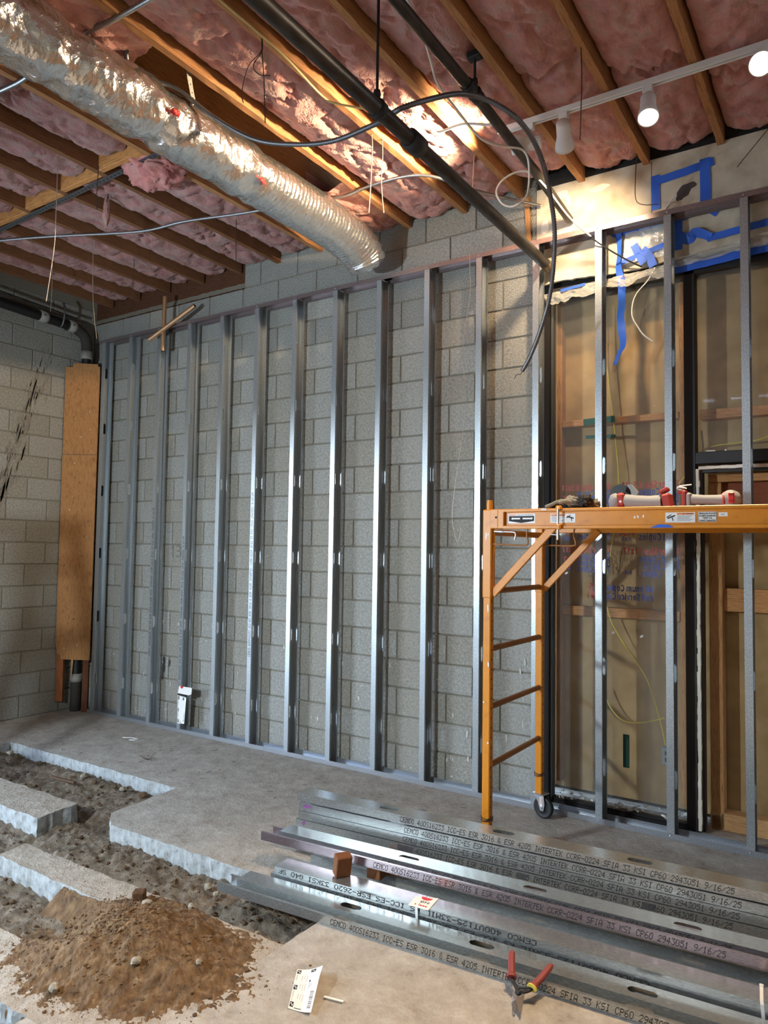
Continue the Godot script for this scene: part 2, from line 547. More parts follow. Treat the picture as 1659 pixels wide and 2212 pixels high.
# unseen work lamp and ladder, then added fill lights
func build_unseen_lights() -> void:
	var cool := Color(0.88, 0.95, 1.0)
	# unseen site lamp left of view, lights the block walls and floor
	var p := Vector3(2.75, 1.95, 4.75)
	var t := thing("unseen_work_lamp", "unseen cool work lamp on a tripod, lighting the block walls", "work lamp", Vector3(p.x, 0, p.z))
	var aim := (Vector3(2.2, 0.95, 0) - p).normalized()
	var b := Basis.looking_at(aim, Vector3.UP)
	part("housing", box_mesh(Vector3(0.3, 0.24, 0.06), 0.01), M.black, t, Transform3D(b, p - t.position - aim * 0.04))
	part("lens", box_mesh(Vector3(0.26, 0.2, 0.01)), emitter(cool, 6.0), t, Transform3D(b, p - t.position))
	var pole := MB.new()
	pole.tube([Vector3(0, 0.5, 0) - aim * 0.04, Vector3(0, 1.85, 0) - aim * 0.04], 0.016, 10)
	part("pole", pole.done(), M.iron, t)
	for k in 3:
		var lg := MB.new()
		var a := TAU * k / 3.0
		lg.tube([Vector3(0, 0.75, 0), Vector3(0.45 * cos(a), 0.01, 0.45 * sin(a))], 0.012, 8)
		part("leg", lg.done(), M.iron, t)
	var s := SpotLight3D.new()
	s.name = "unseen_work_lamp_light"
	s.light_color = cool
	s.light_energy = 14.5
	s.spot_angle = 54.0
	s.spot_angle_attenuation = 0.5
	s.spot_range = 20.0
	s.light_size = 0.1
	s.shadow_enabled = true
	add_child(s)
	s.transform = Transform3D(b, p + aim * 0.03)
	# unseen step ladder left of view, shades the left wall and floor
	var l := thing("unseen_step_ladder", "open step ladder out of view at left, shading the left wall", "ladder", Vector3(1.30, -0.1, 2.70))
	for sx in [-1, 1]:
		for sz in [-1, 1]:
			var rail := MB.new()
			rail.tube([Vector3(sx * 0.48, 0, sz * 0.24), Vector3(sx * 0.06, 1.95, sz * 0.16)], 0.034, 6)
			part("rail", rail.done(), M.paint, l)
	for k in 6:
		var y := 0.3 + 0.3 * k
		var q := 0.48 - 0.42 * y / 1.95
		part("step", box_mesh(Vector3(0.08, 0.025, 0.4)), M.zinc, l, at(Vector3(q, y, 0)))
	part("cap", box_mesh(Vector3(0.22, 0.05, 0.4), 0.008), M.paint, l, at(Vector3(0, 1.97, 0)))
	# two added fill lights under the joists, behind the camera
	for q in [Vector3(5.2, 3.86, 7.6), Vector3(7.2, 3.86, 7.2)]:
		var sl := thing("added_fill_light", "added white fill light %s" % ("behind the camera, nearer the long side wall" if q.x < 6 else "behind the camera, nearer the right wall"), "fill light", q)
		part("body", box_mesh(Vector3(1.2, 0.06, 0.16), 0.01), M.white, sl, at(Vector3(0, 0.04, 0)))
		part("diffuser", box_mesh(Vector3(1.16, 0.015, 0.13)), emitter(Color(0.97, 0.98, 1.0), 1.5), sl, at(Vector3(0, 0.0, 0)))
		for sx in [-0.5, 0.5]:
			var ch := MB.new()
			ch.tube([Vector3(sx, 0.06, 0), Vector3(sx, 0.15, 0)], 0.004, 6)
			part("chain", ch.done(), M.zinc, sl)
		var al := AreaLight3D.new()
		al.name = "added_fill_glow"
		al.area_size = Vector2(1.16, 0.13)
		al.light_color = Color(0.97, 0.98, 1.0)
		al.light_energy = 4.0
		al.area_range = 20.0
		al.shadow_enabled = true
		add_child(al)
		al.transform = Transform3D(Basis.looking_at(Vector3(0, -1, 0), Vector3(1, 0, 0)), q + Vector3(0, -0.02, 0))

# ------------------------------------------------------------------ walls
func block_run(wall: Node3D, idx: int, joints: Array, o: Vector3, along_dir: Vector3, out_dir: Vector3, y0: float, y1: float, sd: int) -> void:
	for k in joints.size() - 1:
		var a: float = joints[k]
		var b: float = joints[k + 1]
		if b - a < 0.03:
			continue
		var w := snappedf(b - a - 0.0105, 0.002)
		var h := snappedf(y1 - y0 - 0.0105, 0.002)
		var hsh := absi(hash("%d %d %d" % [idx, k, sd]))
		var m := box_mesh(Vector3(w, h, 0.03), 0.0035)
		var tone := hsh % 6
		var proud := ((hsh / 7) % 5) * 0.0006
		var bas := Basis(along_dir, Vector3.UP, along_dir.cross(Vector3.UP))
		if bas.z.dot(out_dir) < 0:
			bas = Basis(-along_dir, Vector3.UP, (-along_dir).cross(Vector3.UP))
		var pos := o + along_dir * ((a + b) * 0.5) + Vector3(0, (y0 + y1) * 0.5, 0) - out_dir * (0.015 - proud)
		part("block", m, M.sparkle if idx >= 16 and sd == 1 and hsh % 7 > 0 else M["block%d" % tone], wall, Transform3D(bas, pos))

func build_walls() -> void:
	var c := 0.2032
	# long wall of grey blocks; the joints between the blocks are this mesh
	var wb := MB.new()
	wb.box(Vector3(0.64, 1.92, -0.25), Vector3(2.24, 3.86, 0.2))
	wb.box(Vector3(3.1, 2.15, -0.25), Vector3(2.68, 4.3, 0.2))
	var back := struct("wall_back", wb.done(), M.mortar, "long wall of grey concrete blocks behind the metal studs")
	for i in 21:
		var x0 := -0.325
		var x1 := 4.44
		if i >= 19:
			x0 = 1.76
		var js := [x0]
		var first := 0.113 + (0.204 if i % 2 == 1 else 0.0)
		var x := first
		while x < x1 - 0.04:
			if x > x0 + 0.05:
				js.append(x)
			x += 0.4085
		js.append(x1)
		block_run(back, i, js, Vector3(0, 0, -0.142), Vector3(1, 0, 0), Vector3(0, 0, 1), i * c, minf((i + 1) * c, 4.2), 1)
	# crumbly mortar cap where the blocks stop lower, and the board above it
	var cap := MB.new()
	cap.grid(90, 6, func(i: int, j: int): return Vector3(-0.32 + 2.1 * i / 90.0, 3.862 + 0.05 * j / 6.0 + rng.randf_range(-0.003, 0.003), -0.136 - 0.02 * j / 6.0 + rng.randf_range(-0.002, 0.002)))
	part("mortar_cap", cap.done(), M.mortar, back)
	var rim := MB.new()
	rim.box(Vector3(0.72, 4.07, -0.17), Vector3(2.2, 0.5, 0.02))
	part("rim_board", rim.done(), M.deck, back)
	var felt := MB.new()
	felt.box(Vector3(5.6, 4.16, -0.165), Vector3(3.4, 0.28, 0.02))
	part("roofing_felt", felt.done(), M.dark_felt, back, Transform3D.IDENTITY, "black roofing felt above the header")
	# black and white marks on the blocks
	var sc := MB.new()
	for q in [[0.872, 0.57, 0.022, 0.05], [0.868, 0.50, 0.026, 0.07], [0.858, 0.43, 0.014, 0.07], [0.945, 0.55, 0.018, 0.05]]:
		smudge(sc, Vector3(q[0], q[1], -0.1368), Vector3(1, 0, 0), Vector3.UP, q[2], q[3])
	part("paint_smudge", sc.done(), M.ink_soft, back, Transform3D.IDENTITY, "black spray paint smudge")
	var n13 := letters("13", 0.11, false)
	part("scratched_number", n13, M.pencil, back, at(Vector3(0.985, 1.56, -0.1368)))
	var dp := MB.new()
	for k in 120:
		var px := rng.randf_range(0.1, 4.4)
		var py := rng.randf_range(0.03, 0.16) if k < 70 else rng.randf_range(0.1, 0.95)
		smudge(dp, Vector3(px, py, -0.1378), Vector3(1, 0, 0), Vector3.UP, rng.randf_range(0.002, 0.012), rng.randf_range(0.003, 0.009) if k < 70 else rng.randf_range(0.006, 0.03))
	var dps := part("lime_deposit", dp.done(), M.deposit, back, Transform3D.IDENTITY, "white lime stains low on the blocks")
	dps.set_meta("kind", "stuff")
	# left wall
	var wl := MB.new()
	wl.box(Vector3(-0.433, 2.15, 1.45), Vector3(0.2, 4.3, 3.5))
	wl.box(Vector3(-0.433, 2.15, 7.35), Vector3(0.2, 4.3, 3.7))
	wl.box(Vector3(-0.433, 3.55, 4.35), Vector3(0.2, 1.5, 2.3))  # unseen doorway below lets daylight onto the studs and floor
	var left := struct("wall_left", wl.done(), M.mortar, "side wall of grey concrete blocks in the left corner")
	for i in 20:
		var js := [-0.142]
		var z := 0.119 + (0.2 if i % 2 == 1 else 0.0)
		while z < 1.9:
			js.append(z)
			z += 0.4005
		block_run(left, i, js, Vector3(-0.325, 0, 0), Vector3(0, 0, 1), Vector3(1, 0, 0), i * c, minf((i + 1) * c, 4.0), 2)
	var spl := MB.new()
	for k in 130:
		var s := rng.randf()
		var py := lerpf(3.5, 1.95, s)
		var pz := lerpf(0.36, 0.80, s) + rng.randfn(0.0, 0.05)
		smudge(spl, Vector3(-0.3195, py, pz), Vector3(0, -0.25, 1).normalized() * -1.0, Vector3(0, 1, -0.22).normalized(), rng.randf_range(0.002, 0.008) * (1.0 + s), rng.randf_range(0.015, 0.055) * (1.0 + 2.0 * s))
	var st := part("splash_stain", spl.done(), M.stain, left, Transform3D.IDENTITY, "dark streaks splashed down the blocks")
	st.set_meta("kind", "stuff")
	# unseen walls
	var wr := MB.new()
	wr.box(Vector3(9.6, 2.15, 4.4), Vector3(0.2, 4.3, 9.5))
	struct("wall_right", wr.done(), M.drywall)
	var wf := MB.new()
	wf.box(Vector3(4.6, 2.15, 9.1), Vector3(10.2, 4.3, 0.2))
	struct("wall_rear", wf.done(), M.mortar, "unseen block wall behind the camera")  # kept dark so its reflection in the glass stays weak
	# added dark box over the storefront stops light leaks; wall beyond it
	var wx := MB.new()
	wx.box(Vector3(7.07, 3.72, -0.36), Vector3(5.26, 0.76, 0.3))
	struct("added_light_block", wx.done(), M.dark_felt)
	var wy := MB.new()
	wy.box(Vector3(8.5, 1.66, -0.25), Vector3(2.4, 3.32, 0.2))
	struct("wall_beyond_storefront", wy.done(), M.drywall)
	var wz := MB.new()
	wz.box(Vector3(5.9, 1.65, -0.56), Vector3(3.2, 3.4, 0.1))
	struct("wall_hoarding", wz.done(), M.dark_felt)

# a ragged flat mark with a rim, lying on a face
func smudge(b: MB, o: Vector3, r: Vector3, u: Vector3, w: float, h: float) -> void:
	var n := 14
	var ring := []
	var ph := rng.randf() * 6.0
	for k in n:
		var a := TAU * k / n
		var q := 0.78 + 0.13 * sin(a * 2.0 + ph) + 0.06 * sin(a * 5.0 + ph * 2.0) + rng.randf_range(-0.05, 0.05)
		ring.append(o + r * (cos(a) * w * q) + u * (sin(a) * h * q))
	for k in n:
		b.tri(o, ring[k], ring[(k + 1) % n])

# ------------------------------------------------------------------ ground
func slab_mesh(poly: PackedVector2Array, rough: Array, thick := 0.12) -> Array:
	# rough: numbers of the edges that were broken out; returns [top, sides]
	var out := PackedVector2Array()
	var flag := []
	for k in poly.size():
		var a := poly[k]
		var b := poly[(k + 1) % poly.size()]
		out.append(a); flag.append(k in rough)
		if k in rough:
			var n := int(a.distance_to(b) / 0.025)
			var nrm := (b - a).orthogonal().normalized()
			for i in range(1, n):
				out.append(a.lerp(b, float(i) / n) + nrm * (rng.randf_range(-0.004, 0.004) + 0.004 * sin(i * 0.6 + k))); flag.append(true)
	var top := MB.new()
	var ix := Geometry2D.triangulate_polygon(out)
	for i in range(0, ix.size(), 3):
		var a := out[ix[i]]; var b := out[ix[i + 1]]; var c := out[ix[i + 2]]
		if (b - a).cross(c - a) > 0:
			var t := b; b = c; c = t
		top.tri(Vector3(a.x, 0, a.y), Vector3(b.x, 0, b.y), Vector3(c.x, 0, c.y))
	var side := MB.new()
	var n2 := out.size()
	var cw := Geometry2D.is_polygon_clockwise(out)
	side.smooth(4)
	for i in n2:
		var a := out[i]; var b := out[(i + 1) % n2]
		var steps := 5 if flag[i] else 1
		for s in steps:
			var y0 := -thick * s / steps
			var y1 := -thick * (s + 1) / steps
			var nr := (b - a).orthogonal().normalized() * (1.0 if cw else -1.0)
			var o0 := _bite(a, y0, s) if flag[i] else 0.0
			var o1 := _bite(b, y0, s) if flag[i] else 0.0
			var o2 := _bite(b, y1, s + 1) if flag[i] else 0.0
			var o3 := _bite(a, y1, s + 1) if flag[i] else 0.0
			var q0 := Vector3(a.x + nr.x * o0, y0, a.y + nr.y * o0)
			var q1 := Vector3(b.x + nr.x * o1, y0, b.y + nr.y * o1)
			var q2 := Vector3(b.x + nr.x * o2, y1, b.y + nr.y * o2)
			var q3 := Vector3(a.x + nr.x * o3, y1, a.y + nr.y * o3)
			if cw:
				side.quad(q0, q3, q2, q1)
			else:
				side.quad(q0, q1, q2, q3)
	return [top.done(), side.done()]

func _bite(p: Vector2, y: float, s: int) -> float:
	if s == 0:
		return 0.0
	return 0.0035 * sin(p.x * 61.0 + y * 90.0) * sin(p.y * 47.0 + y * 60.0) + 0.002 * sin(p.x * 190.0 + p.y * 170.0 + y * 300.0)

func PV(s: String) -> PackedVector2Array:
	var out := PackedVector2Array()
	for q in s.split(" ", false):
		var c := q.split(",")
		out.append(Vector2(float(c[0]), float(c[1])))
	return out

func build_floor() -> void:
	var base := MB.new()
	base.box(Vector3(4.6, -0.29, 4.2), Vector3(10.4, 0.1, 10.0))
	var fl := struct("floor", base.done(), M.dirt, "broken concrete floor slab with trenches cut down to the dirt")
	var list := [
		["-0.45,-0.65 9.7,-0.65 9.7,1.66 4.25,1.655 3.4,1.66 2.585,1.667 2.43,1.55 2.38,1.01 1.2,1.013 0.40,1.012 0.40,1.57 0.40,3.6 -0.45,3.6", [3, 4, 5, 6, 7, 8, 9], "slab"],
		["4.25,1.655 9.7,1.66 9.7,9.3 4.25,9.3 4.25,2.92 4.25,2.265 4.25,2.076", [5, 6], "slab"],
		["0.40,1.57 2.12,1.565 2.155,1.85 0.40,1.86", [0, 1, 2], "slab_island"],
		["2.445,2.096 4.25,2.076 4.25,2.265 2.47,2.262", [0, 2, 3], "slab_strip"],
		["1.6,2.65 3.7,2.65 3.7,2.265 4.25,2.265 4.25,2.92 3.84,2.92 1.6,2.91", [0, 1, 5], "slab_strip"],
		["3.84,2.92 4.25,2.92 4.25,9.3 -0.45,9.3 -0.45,3.6 3.84,3.6", [5], "slab"],
	]
	for e in list:
		var mm := slab_mesh(PV(e[0]), e[1])
		var p := part(e[2], mm[0], M.slab if e[2] == "slab" else M.slab_rough, fl)
		part("cut_edge", mm[1], M.cut, p)
	# dirt in the trenches
	var nz := noise(1.0, 5, FastNoiseLite.TYPE_SIMPLEX_SMOOTH, 91)
	var d := MB.new()
	var nx := 210
	var ny := 130
	var fdirt := func(i: int, j: int):
		var x := 0.3 + 4.1 * i / nx
		var z := 0.95 + 2.7 * j / ny
		var y := -0.095 + 0.03 * nz.get_noise_2d(x * 2.2, z * 2.2) + 0.022 * nz.get_noise_2d(x * 9, z * 9) + 0.014 * nz.get_noise_2d(x * 34 + 50, z * 34)
		if z < 1.6:
			y += 0.035 * exp(-pow((z - 1.10) / 0.10, 2.0)) * (0.7 + 0.6 * nz.get_noise_2d(x * 5, 3))
			y -= 0.03 * exp(-pow((z - 1.52) / 0.08, 2.0))
		elif z < 2.1:
			y -= 0.045 * smoothstep(1.85, 2.05, z)
			y += 0.03 * exp(-pow((z - 1.72) / 0.07, 2.0)) * maxf(0.0, nz.get_noise_2d(x * 3 + 9, 7))
		return Vector3(x, minf(y, -0.02), z)
	d.grid(nx, ny, fdirt)
	var dirt := part("trench_dirt", d.done(), M.dirt, fl)
	dirt.set_meta("kind", "stuff")
	# crumbs and pebbles too many to count
	var mm2 := MultiMesh.new()
	mm2.transform_format = MultiMesh.TRANSFORM_3D
	mm2.mesh = rock_mesh(3)
	var places := []
	for k in 2600:
		var x := rng.randf_range(0.4, 4.25)
		var z := rng.randf_range(1.02, 2.08) if k < 1800 else rng.randf_range(2.27, 2.64)
		if z > 1.56 and z < 1.87 and x < 2.16:
			continue
		if z < 1.66 and x > 2.45:
			continue
		var i := clampi(int((x - 0.3) / 4.1 * nx), 0, nx)
		var j := clampi(int((z - 0.95) / 2.7 * ny), 0, ny)
		var p: Vector3 = fdirt.call(i, j)
		var s := 0.003 + 0.012 * pow(rng.randf(), 4.0)
		places.append(Transform3D(Basis.from_euler(Vector3(rng.randf() * TAU, rng.randf() * TAU, 0)).scaled(Vector3(s, s * 0.8, s)), Vector3(x, p.y + s * 0.3, z)))
	mm2.instance_count = places.size()
	for k in places.size():
		mm2.set_instance_transform(k, places[k])
	var crumbs := MultiMeshInstance3D.new()
	crumbs.name = "rubble_crumbs"
	crumbs.multimesh = mm2
	crumbs.material_override = M.rock_brown
	crumbs.set_meta("kind", "stuff")
	fl.add_child(crumbs)
	# ground outside the unseen doorway that lets in daylight
	var og := MB.new()
	og.box(Vector3(-7.5, -0.06, 6.5), Vector3(14, 0.1, 24))
	struct("ground", og.done(), M.slab)

func rock_mesh(sd: int) -> ArrayMesh:
	var key := "rock%d" % sd
	if cache.has(key):
		return cache[key]
	var nz := noise(0.9, 2, FastNoiseLite.TYPE_SIMPLEX, sd)
	var b := MB.new()
	var nu := 9
	var nv := 6
	b.grid(nu, nv, func(i: int, j: int):
		var a := TAU * (i % nu) / nu
		var e := -PI / 2 + PI * j / nv
		var p := Vector3(cos(a) * cos(e), sin(e), sin(a) * cos(e))
		var s := 1.0 + 0.5 * nz.get_noise_3d(p.x * 1.4, p.y * 1.4, p.z * 1.4)
		return Vector3(p.x * s, clampf(p.y * s, -0.7, 0.85), p.z * s * 0.85), false)
	cache[key] = b.done()
	return cache[key]

# ------------------------------------------------------------------ ceiling
const JOISTS := [-0.08, 0.33, 0.76, 1.22, 1.69, 2.14, 2.59, 3.02, 3.425, 3.885, 4.31, 4.73, 5.135, 5.56, 5.99, 6.42]
const JOIST_WHERE := ["over the black drain pipe in the corner", "second in from the left block wall", "third in from the left block wall", "sixth to the left of the silver duct", "fifth to the left of the silver duct", "third to the left of the silver duct", "second to the left of the silver duct", "hidden mostly behind the silver duct",
	"bright orange, just right of the silver duct", "bright orange, with the thin cream wire stapled along it", "notched, between the two black pipes", "handwritten on, ending above the pipe loop", "crossing the white light track nearest its left end", "crossing the middle of the white light track", "crossing the right end of the white light track"]

func build_ceiling() -> void:
	var dk := MB.new()
	dk.box(Vector3(4.6, 4.42, 4.4), Vector3(10.4, 0.12, 9.6))
	var ce := struct("ceiling", dk.done(), M.deck, "underside of the wooden roof deck between the joists")
	for k in 18:
		part("plank", box_mesh(Vector3(0.41, 0.02, 0.155), 0.003), M.deck, ce, at(Vector3(3.225, 4.348, -0.02 + 0.16 * k)))
	var nz := noise(1.0, 3, FastNoiseLite.TYPE_SIMPLEX_SMOOTH, 95)
	for k in JOISTS.size():
		var x0: float = JOISTS[k]
		var b := MB.new()
		var ns := 90 if k < 16 else 8
		var z0 := -0.14
		var z1 := 8.95
		var pr := func(i: int):
			var z: float = z0 + (z1 - z0) * pow(float(i) / ns, 1.3)
			var j := 0.003 * nz.get_noise_2d(z * 6.0, k * 9.0)
			var wane := maxf(0.0, nz.get_noise_2d(z * 1.7, k * 31.0 + 5.0) - 0.22) * 0.035 if k in [8, 9, 10] else 0.0
			return [Vector3(x0 + j, 4.0 + j, z), Vector3(x0 + 0.04 + j - wane, 4.0 - j, z), Vector3(x0 + 0.04 + j, 4.0 + 0.012 + wane * 1.6, z), Vector3(x0 + 0.04, 4.36, z), Vector3(x0, 4.36, z)]
		for i in ns:
			var p: Array = pr.call(i)
			var q: Array = pr.call(i + 1)
			for e in 5:
				var e2 := (e + 1) % 5
				b.quad(p[e], p[e2], q[e2], q[e])
		var ed: Array = pr.call(0)
		b.quad(ed[0], ed[4], ed[3], ed[1])
		var where: String = JOIST_WHERE[k] if k < JOIST_WHERE.size() else "just outside the picture past the end of the light track"
		solo("ceiling_joist", b.done(), M.joist if k > 5 else M.joist_shaded, "sawn wooden ceiling joist, " + where, "joist", "ceiling joists")
	# pink batts between the joists
	for k in 15:
		var x0: float = JOISTS[k] + 0.041
		var x1: float = JOISTS[k + 1] - 0.001
		var yb := 4.115 if k < 7 else 4.085
		var drop := 0.085 if k < 7 else 0.075
		if k >= 10:
			drop = 0.06
		var gaps := []
		if k == 7:
			gaps = [[-0.13, 0.62], [2.15, 4.2]]
		elif k >= 1 and k <= 5:
			gaps = [[-0.13, 1.43 + 0.028 * k], [1.492 + 0.028 * k, 4.2]]
		else:
			gaps = [[-0.13 if k != 10 else 0.0, 4.2]]
		var t := thing("insulation_batt", "pink glass wool batt " + ["in the corner bay by the drain pipe", "in the second bay from the left wall", "in the third bay from the left wall", "greyish, in the fourth bay from the left wall", "drooping, in the fifth bay from the left wall", "in the bay the torn pink tuft hangs from", "along the left side of the silver duct", "in two lengths above the silver duct", "between the two bright joists right of the duct", "under the thick black pipe", "between the two black pipes", "behind the hanging grey conduit", "over the left end of the light track", "over the middle of the light track", "hazy, over the right end of the light track"][k], "insulation", Vector3.ZERO, "pink batts between the joists")
		for g in gaps:
			part("batt", batt(x0, x1, g[0], g[1], yb, drop, k), M.ins_shaded if k < 6 else M.ins, t)
	# blocking with a perforated strap under it
	for k in [1, 2, 3, 4, 5]:
		var xa: float = JOISTS[k] + 0.041
		var xb: float = JOISTS[k + 1] - 0.001
		var zc: float = 1.44 + 0.028 * k
		var b := MB.new()
		b.box(Vector3((xa + xb) / 2, 4.10, zc + 0.02), Vector3(xb - xa, 0.2, 0.04), Basis.IDENTITY, 0.003)
		solo("wood_blocking", b.done(), M.blocking, "short pale wood block between joists, " + ["farthest left of the row", "second of the row over the strap", "third of the row over the strap", "fourth of the row, with a dark knot", "palest, next to the silver duct"][k - 1], "blocking", "blocking above the perforated strap")
	var sp := MB.new()
	var s0 := Vector3(0.3, 3.992, 1.45)
	var s1 := Vector3(2.75, 3.992, 1.56)
	sp.box((s0 + s1) / 2, Vector3(s0.distance_to(s1), 0.004, 0.04), rot(Vector3.UP, -rad_to_deg(atan2(s1.z - s0.z, s1.x - s0.x))))
	var strap := thing("perforated_strap", "grey perforated steel strap nailed across the joists left of the duct", "strap")
	part("strip", sp.done(), tinted(M.stud, c8(150, 160, 170)), strap)
	var hl := MB.new()
	for k in 60:
		var p := s0.lerp(s1, (k + 0.5) / 60.0)
		hl.box(p - Vector3(0, 0.0025, 0), Vector3(0.009, 0.001, 0.012))
	var ho := part("holes", hl.done(), M.ink, strap)
	ho.set_meta("kind", "stuff")
	# torn tufts
	var tf := MB.new()
	lump(tf, Vector3(2.50, 4.0, 1.42), Vector3(0.17, 0.09, 0.15), 13, 0.6)
	lump(tf, Vector3(2.36, 3.995, 1.40), Vector3(0.09, 0.06, 0.1), 17, 0.6)
	solo("insulation_tuft", tf.done(), M.ins_pink, "bright pink tuft of glass wool torn loose under the silver duct", "insulation")
	var tg := MB.new()
	lump(tg, Vector3(1.86, 3.93, 1.32), Vector3(0.022, 0.11, 0.022), 19, 0.5)
	solo("insulation_tuft", tg.done(), tinted(M.ins, c8(226, 214, 208)), "small grey tuft of wool dangling below the perforated strap", "insulation")

func lump(b: MB, c: Vector3, s: Vector3, sd: int, amp: float) -> void:
	var nz := noise(1.0, 4, FastNoiseLite.TYPE_SIMPLEX_SMOOTH, sd)
	b.grid(40, 26, func(i: int, j: int):
		var a := TAU * (i % 40) / 40.0
		var e := -PI / 2 + PI * j / 26.0
		var p := Vector3(cos(a) * cos(e), sin(e), sin(a) * cos(e))
		var q := 1.0 + amp * nz.get_noise_3d(p.x * 1.6, p.y * 1.6, p.z * 1.6)
		return c + Vector3(p.x * s.x, p.y * s.y, p.z * s.z) * q)

func batt(x0: float, x1: float, z0: float, z1: float, yb: float, drop: float, sd: int) -> ArrayMesh:
	var b := MB.new()
	var nz := noise(1.0, 4, FastNoiseLite.TYPE_SIMPLEX_SMOOTH, 200 + sd)
	var n1 := noise(1.0, 1, FastNoiseLite.TYPE_SIMPLEX_SMOOTH, 300 + sd)
	var nx := 26
	var ny := maxi(12, int((z1 - z0) / 0.017))
	var seam := 0.35 + 0.13 * (sd * 7 % 9)
	b.grid(nx, ny, func(i: int, j: int):
		var u := float(i) / nx
		var v := float(ny - j) / ny
		var z := z0 + (z1 - z0) * v
		var x := x0 + (x1 - x0) * u
		var arch := pow(maxf(0.0, sin(PI * u)), 0.55)
		var wx := x + 0.10 * nz.get_noise_2d(x * 3 + 40, z * 3)
		var wz := z + 0.14 * nz.get_noise_2d(x * 3, z * 3 + 90)
		var pil := minf(1.0, absf(n1.get_noise_2d(wx * 3.4, wz * 2.4 + x)) * 2.2)
		var fold := minf(1.0, absf(n1.get_noise_2d(wx * 9.0 + 30, wz * 6.5)) * 2.6)
		var y := yb - drop * arch * (0.35 + 0.55 * sqrt(pil) + 0.22 * sqrt(fold))
		y += 0.02 * nz.get_noise_2d(x * 5, z * 4) * arch + 0.004 * nz.get_noise_2d(x * 30 + 7, z * 26)
		for q in 4:
			var sz: float = seam + q * 0.93
			y += 0.06 * exp(-pow((z - sz - 0.08 * n1.get_noise_1d(x * 12)) / 0.02, 2.0))
		y += 0.025 * (1.0 - smoothstep(0.0, 0.07, z - z0)) + 0.12 * (1.0 - smoothstep(0.0, 0.04, u)) + 0.12 * smoothstep(0.96, 1.0, u)
		return Vector3(x, y, z))
	return b.done()

